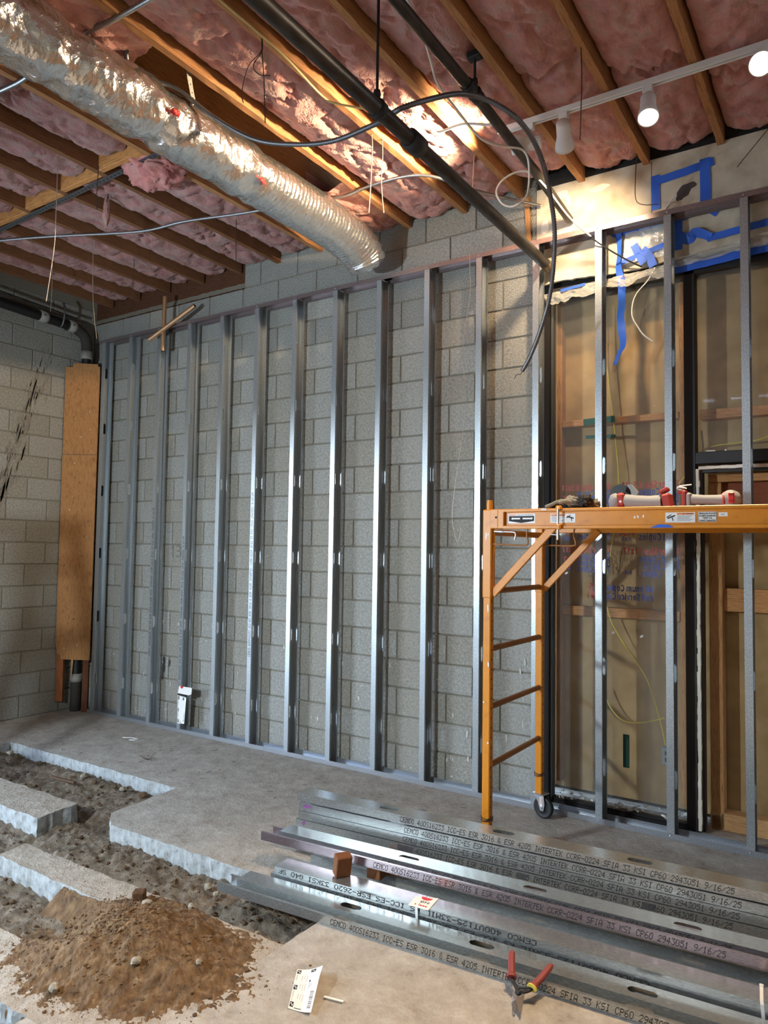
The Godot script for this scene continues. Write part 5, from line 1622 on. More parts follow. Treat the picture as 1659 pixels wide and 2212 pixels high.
func build_scaffold() -> void:
	var t := thing("rolling_scaffold", "yellow steel rolling scaffold with a plank platform in front of the glass", "scaffold", Vector3(4.567, 0, 0.47))
	var ox := t.position
	for zz in [0.84, 0.10]:
		var p := MB.new()
		p.box(Vector3(4.567, 0.82, zz) - ox, Vector3(0.044, 1.40, 0.044), Basis.IDENTITY, 0.005)
		var post := part("post", p.done(), M.paint, t)
		var hl := MB.new()
		for k in 24:
			hl.lathe([Vector2(0, 0.0006), Vector2(0.0055, 0.0006)], Transform3D(along(Vector3(1, 0, 0)), Vector3(4.589, 0.17 + 0.0508 * k, zz + 0.006) - ox), 8)
		part("pin_holes", hl.done(), M.ink, post).set_meta("kind", "stuff")
		var s := MB.new()
		s.box(Vector3(4.567, 1.59, zz) - ox, Vector3(0.052, 0.47, 0.052), Basis.IDENTITY, 0.006)
		part("sleeve", s.done(), M.paint, t)
		var pin := MB.new()
		pin.tube([Vector3(4.57, 1.80, zz) - ox, Vector3(4.57, 1.875, zz) - ox], 0.017, 14)
		part("top_peg", pin.done(), M.paint, t)
		var br := MB.new()
		var d := (Vector3(4.93, 1.735, zz) - Vector3(4.59, 1.375, zz))
		br.box(Vector3(4.76, 1.555, zz) - ox, Vector3(d.length(), 0.04, 0.02), rot(Vector3(0, 0, 1), rad_to_deg(atan2(d.y, d.x))), 0.003)
		part("brace", br.done(), M.paint, t)
		# side rail of the platform
		var zo := 0.012 if zz > 0.5 else -0.012
		var ra := MB.new()
		ra.box(Vector3(5.86, 1.774, zz + zo * 0.5) - ox, Vector3(2.40, 0.085, 0.014))
		ra.box(Vector3(5.86, 1.816, zz + zo * 1.3) - ox, Vector3(2.40, 0.016, 0.034), Basis.IDENTITY, 0.003)
		ra.box(Vector3(5.86, 1.730, zz + zo * 1.3) - ox, Vector3(2.40, 0.018, 0.034), Basis.IDENTITY, 0.003)
		ra.box(Vector3(4.648, 1.774, zz + zo * 1.3) - ox, Vector3(0.035, 0.102, 0.034), Basis.IDENTITY, 0.003)
		ra.box(Vector3(4.61, 1.774, zz + zo) - ox, Vector3(0.045, 0.102, 0.04), Basis.IDENTITY, 0.003)
		part("side_rail", ra.done(), M.paint, t)
	var far := MB.new()
	far.box(Vector3(7.05, 0.9, 0.84) - ox, Vector3(0.044, 1.80, 0.044), Basis.IDENTITY, 0.005)
	part("post", far.done(), M.paint, t)
	var far2 := MB.new()
	far2.box(Vector3(7.05, 0.9, 0.10) - ox, Vector3(0.044, 1.80, 0.044), Basis.IDENTITY, 0.005)
	part("post", far2.done(), M.paint, t)
	for y in [1.39, 1.085, 0.78, 0.475]:
		var r := MB.new()
		r.tube([Vector3(4.567, y, 0.82) - ox, Vector3(4.567, y, 0.12) - ox], 0.016, 14)
		part("rung", r.done(), M.rung, t)
	var tb := MB.new()
	tb.tube([Vector3(4.58, 1.705, 0.82) - ox, Vector3(4.58, 1.705, 0.12) - ox], 0.018, 14)
	part("rung", tb.done(), M.paint, t)
	var dk := MB.new()
	dk.box(Vector3(5.86, 1.808, 0.47) - ox, Vector3(2.38, 0.016, 0.71), Basis.IDENTITY, 0.002)
	part("deck_board", dk.done(), tinted(M.lumber_x, c8(214, 170, 120)), t)
	# wire hooks and pins
	var hk := MB.new()
	rod(hk, "4.795,1.725,0.86 4.79,1.69,0.862 4.798,1.655,0.864 4.79,1.638,0.864 4.74,1.637,0.862 4.60,1.642,0.858", 0.0045)
	part("wire_hook", hk.done(), M.rung, t, at(-ox))
	var hk2 := MB.new()
	rod(hk2, "5.02,1.722,0.80 5.015,1.69,0.80 5.026,1.655,0.80 5.018,1.638,0.80 4.95,1.637,0.80 4.80,1.64,0.80", 0.0045)
	part("wire_hook", hk2.done(), M.rung, t, at(-ox))
	var pn := MB.new()
	rod(pn, "4.61,1.708,0.865 4.70,1.705,0.866 4.728,1.702,0.867 4.732,1.69,0.868 4.726,1.664,0.868", 0.005)
	pn.tube([Vector3(4.612, 1.708, 0.865), Vector3(4.66, 1.707, 0.865)], 0.009, 10)
	part("locking_pin", pn.done(), M.zinc, t, at(-ox))
	var vp := MB.new()
	vp.tube([Vector3(4.964, 1.83, 0.885), Vector3(4.964, 1.665, 0.885)], 0.0062, 10)
	vp.tube([Vector3(4.964, 1.69, 0.885), Vector3(4.925, 1.692, 0.885)], 0.004, 8)
	part("locking_pin", vp.done(), M.zinc, t, at(-ox))
	var ey := MB.new()
	ey.box(Vector3(4.966, 1.826, 0.878), Vector3(0.026, 0.02, 0.026), Basis.IDENTITY, 0.004)
	ey.box(Vector3(4.966, 1.730, 0.880), Vector3(0.022, 0.026, 0.03), Basis.IDENTITY, 0.004)
	part("pin_eye", ey.done(), M.paint, t, at(-ox))
	var bt := MB.new()
	bt.lathe([Vector2(0, 0.001), Vector2(0.006, 0.001)], Transform3D(along(Vector3(0, 0, 1)), Vector3(4.622, 1.782, 0.8725) - ox), 10)
	part("bolt_hole", bt.done(), M.ink, t)
	# stickers on the near rail
	var zf := 0.8537
	var lab := [[4.682, 4.832, 1.750, 1.800], [4.913, 5.042, 1.752, 1.797], [5.47, 5.600, 1.748, 1.795], [5.612, 5.690, 1.750, 1.797], [5.698, 5.735, 1.774, 1.792]]
	for k in lab.size():
		var q: Array = lab[k]
		var w: float = q[1] - q[0]
		var h: float = q[3] - q[2]
		var pl := MB.new()
		pl.box(Vector3((q[0] + q[1]) / 2, (q[2] + q[3]) / 2, zf) - ox, Vector3(w, h, 0.0012))
		var sk := part("sticker", pl.done(), M.white, t, Transform3D.IDENTITY, ["white sticker with black arrows", "warning sticker with orange band", "warning sticker with a clamp picture", "load capacity sticker", "small blank sticker"][k])
		var o := Vector3(q[0], q[2], zf + 0.0009) - ox
		var ink := MB.new()
		var org := MB.new()
		var wht := MB.new()
		if k == 0:
			ink.prism(PV("0.006,0.012 0.075,0.002 0.144,0.012 0.144,0.038 0.006,0.038"), o, Vector3.RIGHT, Vector3.UP, Vector3(0, 0, 0.0004))
			wht.prism(PV("0.018,0.024 0.026,0.018 0.026,0.021 0.068,0.021 0.068,0.029 0.026,0.029 0.026,0.032"), o, Vector3.RIGHT, Vector3.UP, Vector3(0, 0, 0.0007))
			wht.prism(PV("0.138,0.026 0.130,0.032 0.130,0.029 0.082,0.029 0.082,0.021 0.130,0.021 0.130,0.018"), o, Vector3.RIGHT, Vector3.UP, Vector3(0, 0, 0.0007))
			org.prism(PV("0.006,0.041 0.045,0.041 0.045,0.046 0.006,0.046"), o, Vector3.RIGHT, Vector3.UP, Vector3(0, 0, 0.0005))
			for i in 9:
				ink.box(o + Vector3(0.055 + 0.010 * i, 0.0435, 0.0003), Vector3(0.007, 0.003, 0.0004))
		elif k == 1 or k == 2:
			var lx := 0.004 if k == 1 else 0.052
			org.box(o + Vector3(lx + 0.036, h - 0.007, 0.0003), Vector3(0.074, 0.008, 0.0005))
			ink.prism(PV("0,0 0.008,0 0.004,0.006"), o + Vector3(lx + 0.024, h - 0.010, 0.0006), Vector3.RIGHT, Vector3.UP, Vector3(0, 0, 0.0004))
			for i in 8:
				ink.box(o + Vector3(lx + 0.040 + 0.0035 * i, h - 0.007, 0.0007), Vector3(0.0022, 0.004, 0.0004))
			for i in 5:
				ink.box(o + Vector3(lx + 0.034 - 0.004 * (i % 3), h - 0.016 - 0.0055 * i, 0.0003), Vector3(0.066 - 0.008 * (i % 3), 0.0016, 0.0004))
			var px := 0.104 if k == 1 else 0.026
			ink.box(o + Vector3(px, 0.026, 0.0003), Vector3(0.036, 0.006, 0.0004), rot(Vector3(0, 0, 1), -14 if k == 1 else 22))
			ink.box(o + Vector3(px + 0.006, 0.016, 0.0003), Vector3(0.004, 0.016, 0.0004), rot(Vector3(0, 0, 1), 12))
			ink.box(o + Vector3(px - 0.010, 0.030, 0.0003), Vector3(0.024, 0.004, 0.0004), rot(Vector3(0, 0, 1), 30))
		elif k == 3:
			var rows := ["Manufactured", "to ANSI Standards", "1000 LB", "Load Capacity"]
			for i in 4:
				var tm := letters(rows[i], 0.0082, true, 0.0005)
				var bb := tm.get_aabb()
				var ww := minf(bb.size.x, 0.068)
				part("lettering", tm, M.ink, sk, Transform3D(Basis.IDENTITY.scaled(Vector3(ww / bb.size.x, 1, 1)), o + Vector3(w / 2, h - 0.0085 - 0.0105 * i, 0.0004)))
			for e in [[w / 2, 0.0015, w - 0.004, 0.001], [w / 2, h - 0.0015, w - 0.004, 0.001], [0.0015, h / 2, 0.001, h - 0.003], [w - 0.0015, h / 2, 0.001, h - 0.003]]:
				ink.box(o + Vector3(e[0], e[1], 0.0002), Vector3(e[2], e[3], 0.0004))
		else:
			for i in 4:
				ink.box(o + Vector3(0.012 + 0.004 * i, 0.009, 0.0002), Vector3(0.003, 0.002, 0.0004))
		if k in [0, 1, 2, 3, 4]:
			part("print", ink.done(), M.ink, sk)
		if k < 3:
			part("orange_band", org.done(), M.orange_print, sk)
		if k == 0:
			part("arrow", wht.done(), M.white, sk)
	var tp := MB.new()
	tp.prism(PV("0,0 0.03,0.012 0.045,0.016 0.085,0.013 0.105,0.002 0.09,0.0"), Vector3(5.405, 1.724, 0.874), Vector3.RIGHT, Vector3.UP, Vector3(0, 0, 0.0015))
	solo("blue_tape", tp.done(), M.tape, "blue tape scrap stuck to the lower lip of the scaffold rail", "tape")
	var ch := MB.new()
	for q in [[5.33, 1.775], [5.345, 1.777], [5.37, 1.779], [4.885, 1.822], [4.885, 1.818]]:
		smudge(ch, Vector3(q[0], q[1], 0.8535 if q[1] < 1.8 else 0.8748), Vector3(1, 0, 0), Vector3.UP, 0.005 if q[1] < 1.8 else 0.02, 0.009 if q[1] < 1.8 else 0.004)
	for k in 8:
		smudge(ch, Vector3(4.567 + rng.randf_range(-0.015, 0.015), rng.randf_range(0.3, 1.7), 0.8632 if k % 2 else 0.8665), Vector3(1, 0, 0), Vector3.UP, 0.005, rng.randf_range(0.008, 0.03))
	part("paint_drip", ch.done(), M.white, t, at(-ox)).set_meta("kind", "stuff")
	# wire twisted round both feet
	for q in [[Vector3(4.567, 0.20, 0.84)], [Vector3(4.567, 0.25, 0.10)]]:
		var wr := MB.new()
		for k in 3:
			var pts := []
			for i in 17:
				var a := TAU * i / 16.0
				pts.append((q[0] as Vector3) - ox + Vector3(cos(a) * 0.031, 0.008 * k + 0.003 * sin(a * 2.0 + k), sin(a) * 0.031))
			wr.tube(pts, 0.002, 5, false)
		part("twisted_wire", wr.done(), M.wire, t)
	# casters
	for q in [Vector3(4.567, 0, 0.10), Vector3(4.567, 0, 0.84), Vector3(7.05, 0, 0.84), Vector3(7.05, 0, 0.10)]:
		var c := Node3D.new()
		c.name = "caster"
		t.add_child(c, true)
		c.position = q - ox
		c.rotation.y = deg_to_rad(-12)
		var wh := MB.new()
		wh.lathe([Vector2(0.0, 0.017), Vector2(0.018, 0.018), Vector2(0.022, 0.013), Vector2(0.048, 0.013), Vector2(0.055, 0.016), Vector2(0.063, 0.012), Vector2(0.065, 0.0), Vector2(0.063, -0.012), Vector2(0.055, -0.016), Vector2(0.048, -0.013), Vector2(0.022, -0.013), Vector2(0.018, -0.018), Vector2(0.0, -0.017)], Transform3D(along(Vector3(0, 0, 1)), Vector3(0.03, 0.066, 0)), 36)
		part("wheel", wh.done(), M.rubber, c)
		var fk := MB.new()
		for s in [-1, 1]:
			fk.prism(PV("-0.03,0.142 0.045,0.142 0.052,0.09 0.042,0.05 0.020,0.05 0.005,0.10"), Vector3(0, 0, s * 0.024 - 0.0015), Vector3.RIGHT, Vector3.UP, Vector3(0, 0, 0.003))
		fk.box(Vector3(0.008, 0.144, 0), Vector3(0.085, 0.006, 0.07), Basis.IDENTITY, 0.002)
		fk.tube([Vector3(0, 0.12, 0), Vector3(0, 0.2, 0)], 0.016, 12)
		part("fork", fk.done(), M.zinc, c)
		var lb := MB.new()
		lb.box(Vector3(0.028, 0.103, 0.0262), Vector3(0.016, 0.055, 0.001))
		part("label", lb.done(), M.white, c)
		var rl := MB.new()
		rl.box(Vector3(0.028, 0.108, 0.027), Vector3(0.006, 0.036, 0.0006))
		part("red_stripe", rl.done(), M.orange_print, c)
		var ax := MB.new()
		ax.tube([Vector3(0.03, 0.066, -0.03), Vector3(0.03, 0.066, 0.031)], 0.008, 8)
		part("axle", ax.done(), M.zinc, c)

func build_platform_tools() -> void:
	var y := 1.816
	# angle grinder lying along the platform
	var g := thing("angle_grinder", "dusty red and grey cordless grinder lying on the scaffold platform", "power tool", Vector3(5.325, y, 0.72))
	var b := MB.new()
	b.tube([Vector3(-0.075, 0.046, 0), Vector3(-0.06, 0.044, 0), Vector3(0.0, 0.040, 0), Vector3(0.05, 0.038, 0), Vector3(0.10, 0.040, 0)], [0.036, 0.036, 0.032, 0.031, 0.033], 18)
	part("grip", b.done(), M.tool_grey, g)
	var h := MB.new()
	h.box(Vector3(-0.088, 0.05, 0), Vector3(0.04, 0.074, 0.074), rot(Vector3(0, 0, 1), 6), 0.012)
	part("gear_collar", h.done(), M.red_dull, g)
	var nose := MB.new()
	lump(nose, Vector3(-0.122, 0.046, 0), Vector3(0.034, 0.042, 0.036), 3, 0.1)
	part("gear_head", nose.done(), M.tool_grey, g)
	var gd := MB.new()
	gd.prism(half_disc(0.052), Vector3(-0.095, 0.078, -0.02), Vector3.RIGHT, Vector3.UP, Vector3(0.0, 0.0, 0.03))
	part("guard", gd.done(), M.black, g)
	var fl := MB.new()
	fl.prism(PV("0,0 0.055,-0.03 0.062,-0.005 0.03,0.036 0.012,0.036"), Vector3(-0.072, 0.092, -0.01), Vector3.RIGHT, Vector3.UP, Vector3(0, 0, 0.02))
	part("disc_cover", fl.done(), M.tool_grey, g)
	var lg := MB.new()
	lg.prism(PV("-0.008,0 0,-0.008 0.008,0 0,0.008"), Vector3(-0.088, 0.042, 0.038), Vector3.RIGHT, Vector3.UP, Vector3(0, 0, 0.001))
	part("emblem", lg.done(), M.white, g)
	var ba := MB.new()
	ba.box(Vector3(0.128, 0.04, 0), Vector3(0.045, 0.075, 0.07), rot(Vector3(0, 0, 1), 12), 0.01)
	ba.box(Vector3(0.112, 0.092, 0), Vector3(0.045, 0.02, 0.05), rot(Vector3(0, 0, 1), 28), 0.005)
	part("battery", ba.done(), M.red_dull, g)
	# second tool
	var s := thing("cordless_saw", "slim red and grey cordless saw lying at the right of the platform", "power tool", Vector3(5.645, y, 0.72))
	var sb := MB.new()
	sb.tube([Vector3(-0.085, 0.046, 0), Vector3(-0.03, 0.044, 0), Vector3(0.03, 0.042, 0), Vector3(0.055, 0.042, 0)], [0.026, 0.022, 0.023, 0.026], 16)
	part("grip", sb.done(), M.tool_grey, s)
	var hd := MB.new()
	hd.box(Vector3(-0.115, 0.045, 0), Vector3(0.022, 0.09, 0.05), Basis.IDENTITY, 0.006)
	hd.box(Vector3(-0.132, 0.082, 0), Vector3(0.03, 0.016, 0.03), Basis.IDENTITY, 0.004)
	part("shoe", hd.done(), M.red_dull, s)
	var ck := MB.new()
	ck.box(Vector3(-0.093, 0.045, 0), Vector3(0.024, 0.066, 0.056), Basis.IDENTITY, 0.008)
	part("collar", ck.done(), M.tool_grey, s)
	var wg := MB.new()
	rod(wg, "-0.13,0.09,0.0 -0.145,0.098,0.01 -0.15,0.106,0.012 -0.12,0.104,0.012 -0.105,0.098,0.01", 0.0035)
	wg.tube([Vector3(-0.14, 0.112, 0), Vector3(-0.085, 0.117, 0)], 0.003, 8)
	part("wire_guard", wg.done(), M.white, s)
	var mo := MB.new()
	lump(mo, Vector3(0.085, 0.044, 0), Vector3(0.045, 0.042, 0.038), 6, 0.06)
	part("motor_case", mo.done(), M.tool_grey, s)
	var rc := MB.new()
	rc.box(Vector3(0.092, 0.048, 0.034), Vector3(0.026, 0.05, 0.012), Basis.IDENTITY, 0.004)
	rc.tube([Vector3(0.055, 0.042, 0), Vector3(0.062, 0.042, 0)], 0.037, 18)
	part("red_cover", rc.done(), M.red, s)
	var vt := MB.new()
	for i in 4:
		vt.box(Vector3(0.084 + 0.0055 * i, 0.062, 0.0405), Vector3(0.002, 0.012, 0.001))
		vt.box(Vector3(0.084 + 0.0055 * i, 0.034, 0.0405), Vector3(0.002, 0.010, 0.001))
	part("vents", vt.done(), M.ink, s)
	# gloves
	for q in [[Vector3(4.97, y, 0.74), 0.0, "pale work glove lying palm down on top of the dark one", M.glove_light, 0.018], [Vector3(4.99, y, 0.69), 25.0, "dark work glove crumpled under the pale one on the platform", M.glove_dark, 0.0]]:
		var gl := thing("work_glove", q[2], "glove", q[0], "gloves on the platform")
		gl.rotation.y = deg_to_rad(q[1])
		var pm := MB.new()
		lump(pm, Vector3(0.02, 0.028 + q[4], 0), Vector3(0.05, 0.028, 0.042), 5, 0.5)
		part("palm", pm.done(), q[3], gl)
		for k in 4:
			var fg := MB.new()
			var zz := -0.033 + 0.022 * k
			var ln := 0.06 + 0.012 * sin(k * 1.1)
			fg.tube(bezier([Vector3(-0.01, 0.022 + q[4], zz), Vector3(-0.045, 0.03 + q[4] + 0.008 * sin(k * 2.0), zz * 1.2), Vector3(-0.045 - ln * 0.5, 0.018 + q[4] * 0.8, zz * 1.35), Vector3(-0.05 - ln, 0.011 + q[4] * 0.5, zz * 1.4)], 0.01), 0.0105, 10)
			part("finger", fg.done(), q[3], gl)
		var th := MB.new()
		th.tube(bezier([Vector3(0.03, 0.02 + q[4], 0.03), Vector3(0.0, 0.03 + q[4], 0.055), Vector3(-0.03, 0.02 + q[4], 0.06)], 0.01), 0.011, 10)
		part("thumb", th.done(), q[3], gl)
		var cf := MB.new()
		lump(cf, Vector3(0.085, 0.034 + q[4], 0), Vector3(0.034, 0.032, 0.046), 9, 0.7)
		part("cuff", cf.done(), M.glove_dark if q[3] == M.glove_light else M.glove_light, gl)

# ------------------------------------------------------------------ bundle of studs on the floor
const PU := Vector3(0.9976, 0, -0.0692)
const PW := Vector3(0.0692, 0, 0.9976)

func pile(u: float, w: float, h: float) -> Vector3:
	return PU * u + PW * w + Vector3(0, h, 0)

func build_stud_pile() -> void:
	var L := 3.6
	var web_up := Basis(Vector3(0, -1, 0), PU, PW)
	var open_up := Basis(Vector3(0, 1, 0), -PU, PW)
	# [web up, left end, face w, top h, first hole, print start or -1, material, words]
	var list := [
		[true, 3.575, 1.564, 0.295, 0.535, 4.198, "stud_pile", "topmost of the stack, its wide web with slots facing up"],
		[true, 3.588, 1.564, 0.247, 0.54, 4.222, "stud_pile", "second from the top of the stack, purple smear at its end"],
		[true, 3.586, 1.564, 0.203, 0.56, 4.215, "stud_pile", "third from the top of the stack"],
		[true, 3.568, 1.564, 0.158, 0.55, 4.19, "stud_pile", "fourth from the top, first word blacked over"],
		[false, 3.46 + 0.06, 1.797, 0.113, 0.62, 4.183, "stud_pink", "lying open side up above the wood spacer, with pinkish face"],
		[true, 3.60, 1.748, 0.157, 0.72, 4.20, "stud_pile", "nested upside down in the pinkish open one"],
		[true, 3.745, 1.675, 0.042, 1.06, -1.0, "stud_pile", "at floor level under the wood spacer"],
		[true, 3.61, 2.084, 0.046, 0.60, -1.0, "stud_pile", "nested in the nearest one, two slots showing"],
		[false, 3.545, 2.147, 0.0, 0.66, 4.176, "stud_pile", "nearest of the bundle, open side up with the snips over it"],
	]
	for k in list.size():
		var q: Array = list[k]
		var punches := []
		for i in 6:
			punches.append(q[4] + 0.6096 * i if q[0] else L - (q[4] + 0.6096 * (5 - i)))
		punches = punches.filter(func(v): return v > 0.08 and v < L - 0.08)
		punches.sort()
		var t := thing("loose_stud", "new galvanized stud " + q[7], "stud", Vector3.ZERO, "loose studs stacked on the floor")
		if q[0]:
			part("channel", stud_mesh(L, punches), M[q[6]], t, Transform3D(web_up, pile(q[1], q[2], q[3])))
		else:
			part("channel", stud_mesh(L, punches), M[q[6]], t, Transform3D(open_up, pile(q[1] + L, q[2], q[3])))
		var h0: float = q[3] - SF + 0.0075 if q[0] else q[3] + 0.008
		if q[5] > 0:
			part("printing", dots(STUD_PRINT, pile(q[5], q[2], h0), PU, Vector3.UP, PW, 0.01595, 0.0255), M.ink, t)
		if k == 3:
			for e in [[4.186, 0.082], [4.80, 0.045], [5.35, 0.05]]:
				var b := MB.new()
				b.box(pile(e[0] + e[1] / 2, q[2] + 0.0004, h0 + 0.013), Vector3(e[1], 0.027, 0.0004), Basis(PU, Vector3.UP, PW))
				part("blackout", b.done(), M.ink_soft, t)
		if k == 1 or k == 3:
			var b := MB.new()
			smudge(b, pile(3.64 if k == 1 else 3.62, q[2] + 0.0008, q[3] - 0.014), PU, Vector3.UP, 0.028 if k == 1 else 0.012, 0.014)
			part("purple_mark", b.done(), mat(c8(120, 60, 120), 0.6), t)
	# two nested tracks, their print upside down
	for q in [[3.735, 1.960, 0.087, 5.02, "upper of the two nested tracks, tied tag on it"], [3.715, 1.963, 0.054, 5.44, "lower of the two nested tracks, nearer the floor"]]:
		var t := thing("loose_track", "new galvanized track, " + q[4], "track", Vector3.ZERO, "loose tracks in the bundle")
		part("channel", track_mesh(L, 0.1042, 0.0325), M.stud_pile, t, Transform3D(Basis(PU, Vector3(0, -1, 0), -PW), pile(q[0], q[1] - 0.1042, q[2])))
		part("printing", dots(TRACK_PRINT.substr(0, int((q[3] - q[0]) / 0.0243)), pile(q[3], q[1] + 0.0002, q[2] - 0.0055), -PU, Vector3(0, -1, 0), PW, 0.0243, 0.021, 0.1, 1.05), M.ink, t)
	# wood between the layers
	var wb := MB.new()
	wb.box(Vector3.ZERO, Vector3(0.075, 0.07, 0.31), Basis.IDENTITY, 0.004)
	solo("wood_spacer", wb.done(), M.block_wood, "rough wood spacer holding the stud stack off the layer below", "wood block", "", Transform3D(Basis(PU, Vector3.UP, PW), pile(4.16, 1.60, 0.078)))
	solo("wood_spacer", wb.done(), M.block_wood, "second wood spacer under the stack, beyond the right edge of view", "wood block", "", Transform3D(Basis(PU, Vector3.UP, PW), pile(6.4, 1.60, 0.078)))
	var cb := MB.new()
	cb.box(Vector3.ZERO, Vector3(0.05, 0.10, 0.075), Basis.IDENTITY, 0.004)
	solo("wood_block", cb.done(), tinted(M.block_wood, c8(160, 122, 90)), "chipped brown wood block tipped on the tracks against the stack", "wood block", "", Transform3D(Basis(PU, Vector3.UP, PW) * rot(Vector3.UP, -38) * rot(Vector3(0, 0, 1), -14), pile(4.07, 1.885, 0.14)))
	for k in 2:
		var bt := MB.new()
		bt.box(Vector3.ZERO, Vector3(0.04, 0.0205, 0.1), Basis.IDENTITY, 0.002)
		solo("wood_spacer", bt.done(), M.block_wood, "thin batten holding the nested tracks off the floor, " + ["hidden under the paper tag", "under the second zip tie"][k], "wood block", "", Transform3D(Basis(PU, Vector3.UP, PW), pile([4.35, 5.7][k], 1.91, 0.0108)))
	# tag on the tracks with its tie
	var tg := thing("pile_tag", "paper tag with red half circle lying on the nested tracks", "tag", Vector3.ZERO)
	var tp := MB.new()
	tp.prism(PackedVector2Array([Vector2(4.462, 1.955), Vector2(4.452, 1.87), Vector2(4.548, 1.835), Vector2(4.555, 1.955)]), pile(0, 0.02, 0.0882), PU, PW, Vector3(0, 0.0012, 0))
	part("sheet", tp.done(), M.paper, tg)
	var hd := MB.new()
	hd.prism(half_disc(0.026), pile(4.505, 1.876, 0.0896), PU, PW, Vector3(0, 0.0004, 0))
	part("red_mark", hd.done(), M.red, tg)
	var fl := Basis(-PU, -PW, Vector3.UP)
	part("lettering", letters("STOP", 0.017, true, 0.0004), M.ink, tg, Transform3D(fl, pile(4.507, 1.92, 0.0897)))
	var rl := MB.new()
	for i in 5:
		rl.box(pile(4.485 + 0.012 * i, 1.952, 0.0897), Vector3(0.009, 0.0004, 0.009), Basis(PU, Vector3.UP, PW))
	part("red_print", rl.done(), M.print_red, tg)
	var zt := [[4.49, "white zip tie strapped over the tracks at the paper tag", 1.925], [5.80, "white zip tie strapped over the tracks near the right edge", 1.86]]
	for q in zt:
		var b := MB.new()
		var pr := [pile(q[0], q[2], 0.0905), pile(q[0] + 0.004, 1.958, 0.0905), pile(q[0] + 0.006, 1.9665, 0.082), pile(q[0] + 0.008, 1.968, 0.05), pile(q[0] + 0.01, 1.969, 0.018)]
		for i in pr.size() - 1:
			var d: Vector3 = (pr[i + 1] - pr[i])
			var y := d.normalized()
			var nrm := PU.cross(y)
			b.box((pr[i] + pr[i + 1]) / 2, Vector3(0.011, d.length() + 0.001, 0.0015), Basis(PU, y, nrm))
		var z := solo("zip_tie", b.done(), M.white, q[1], "zip tie")
		var hb := MB.new()
		hb.box(pile(q[0], q[2], 0.0925), Vector3(0.014, 0.006, 0.012), Basis(PU, Vector3.UP, PW), 0.0015)
		part("buckle", hb.done(), M.white, z)

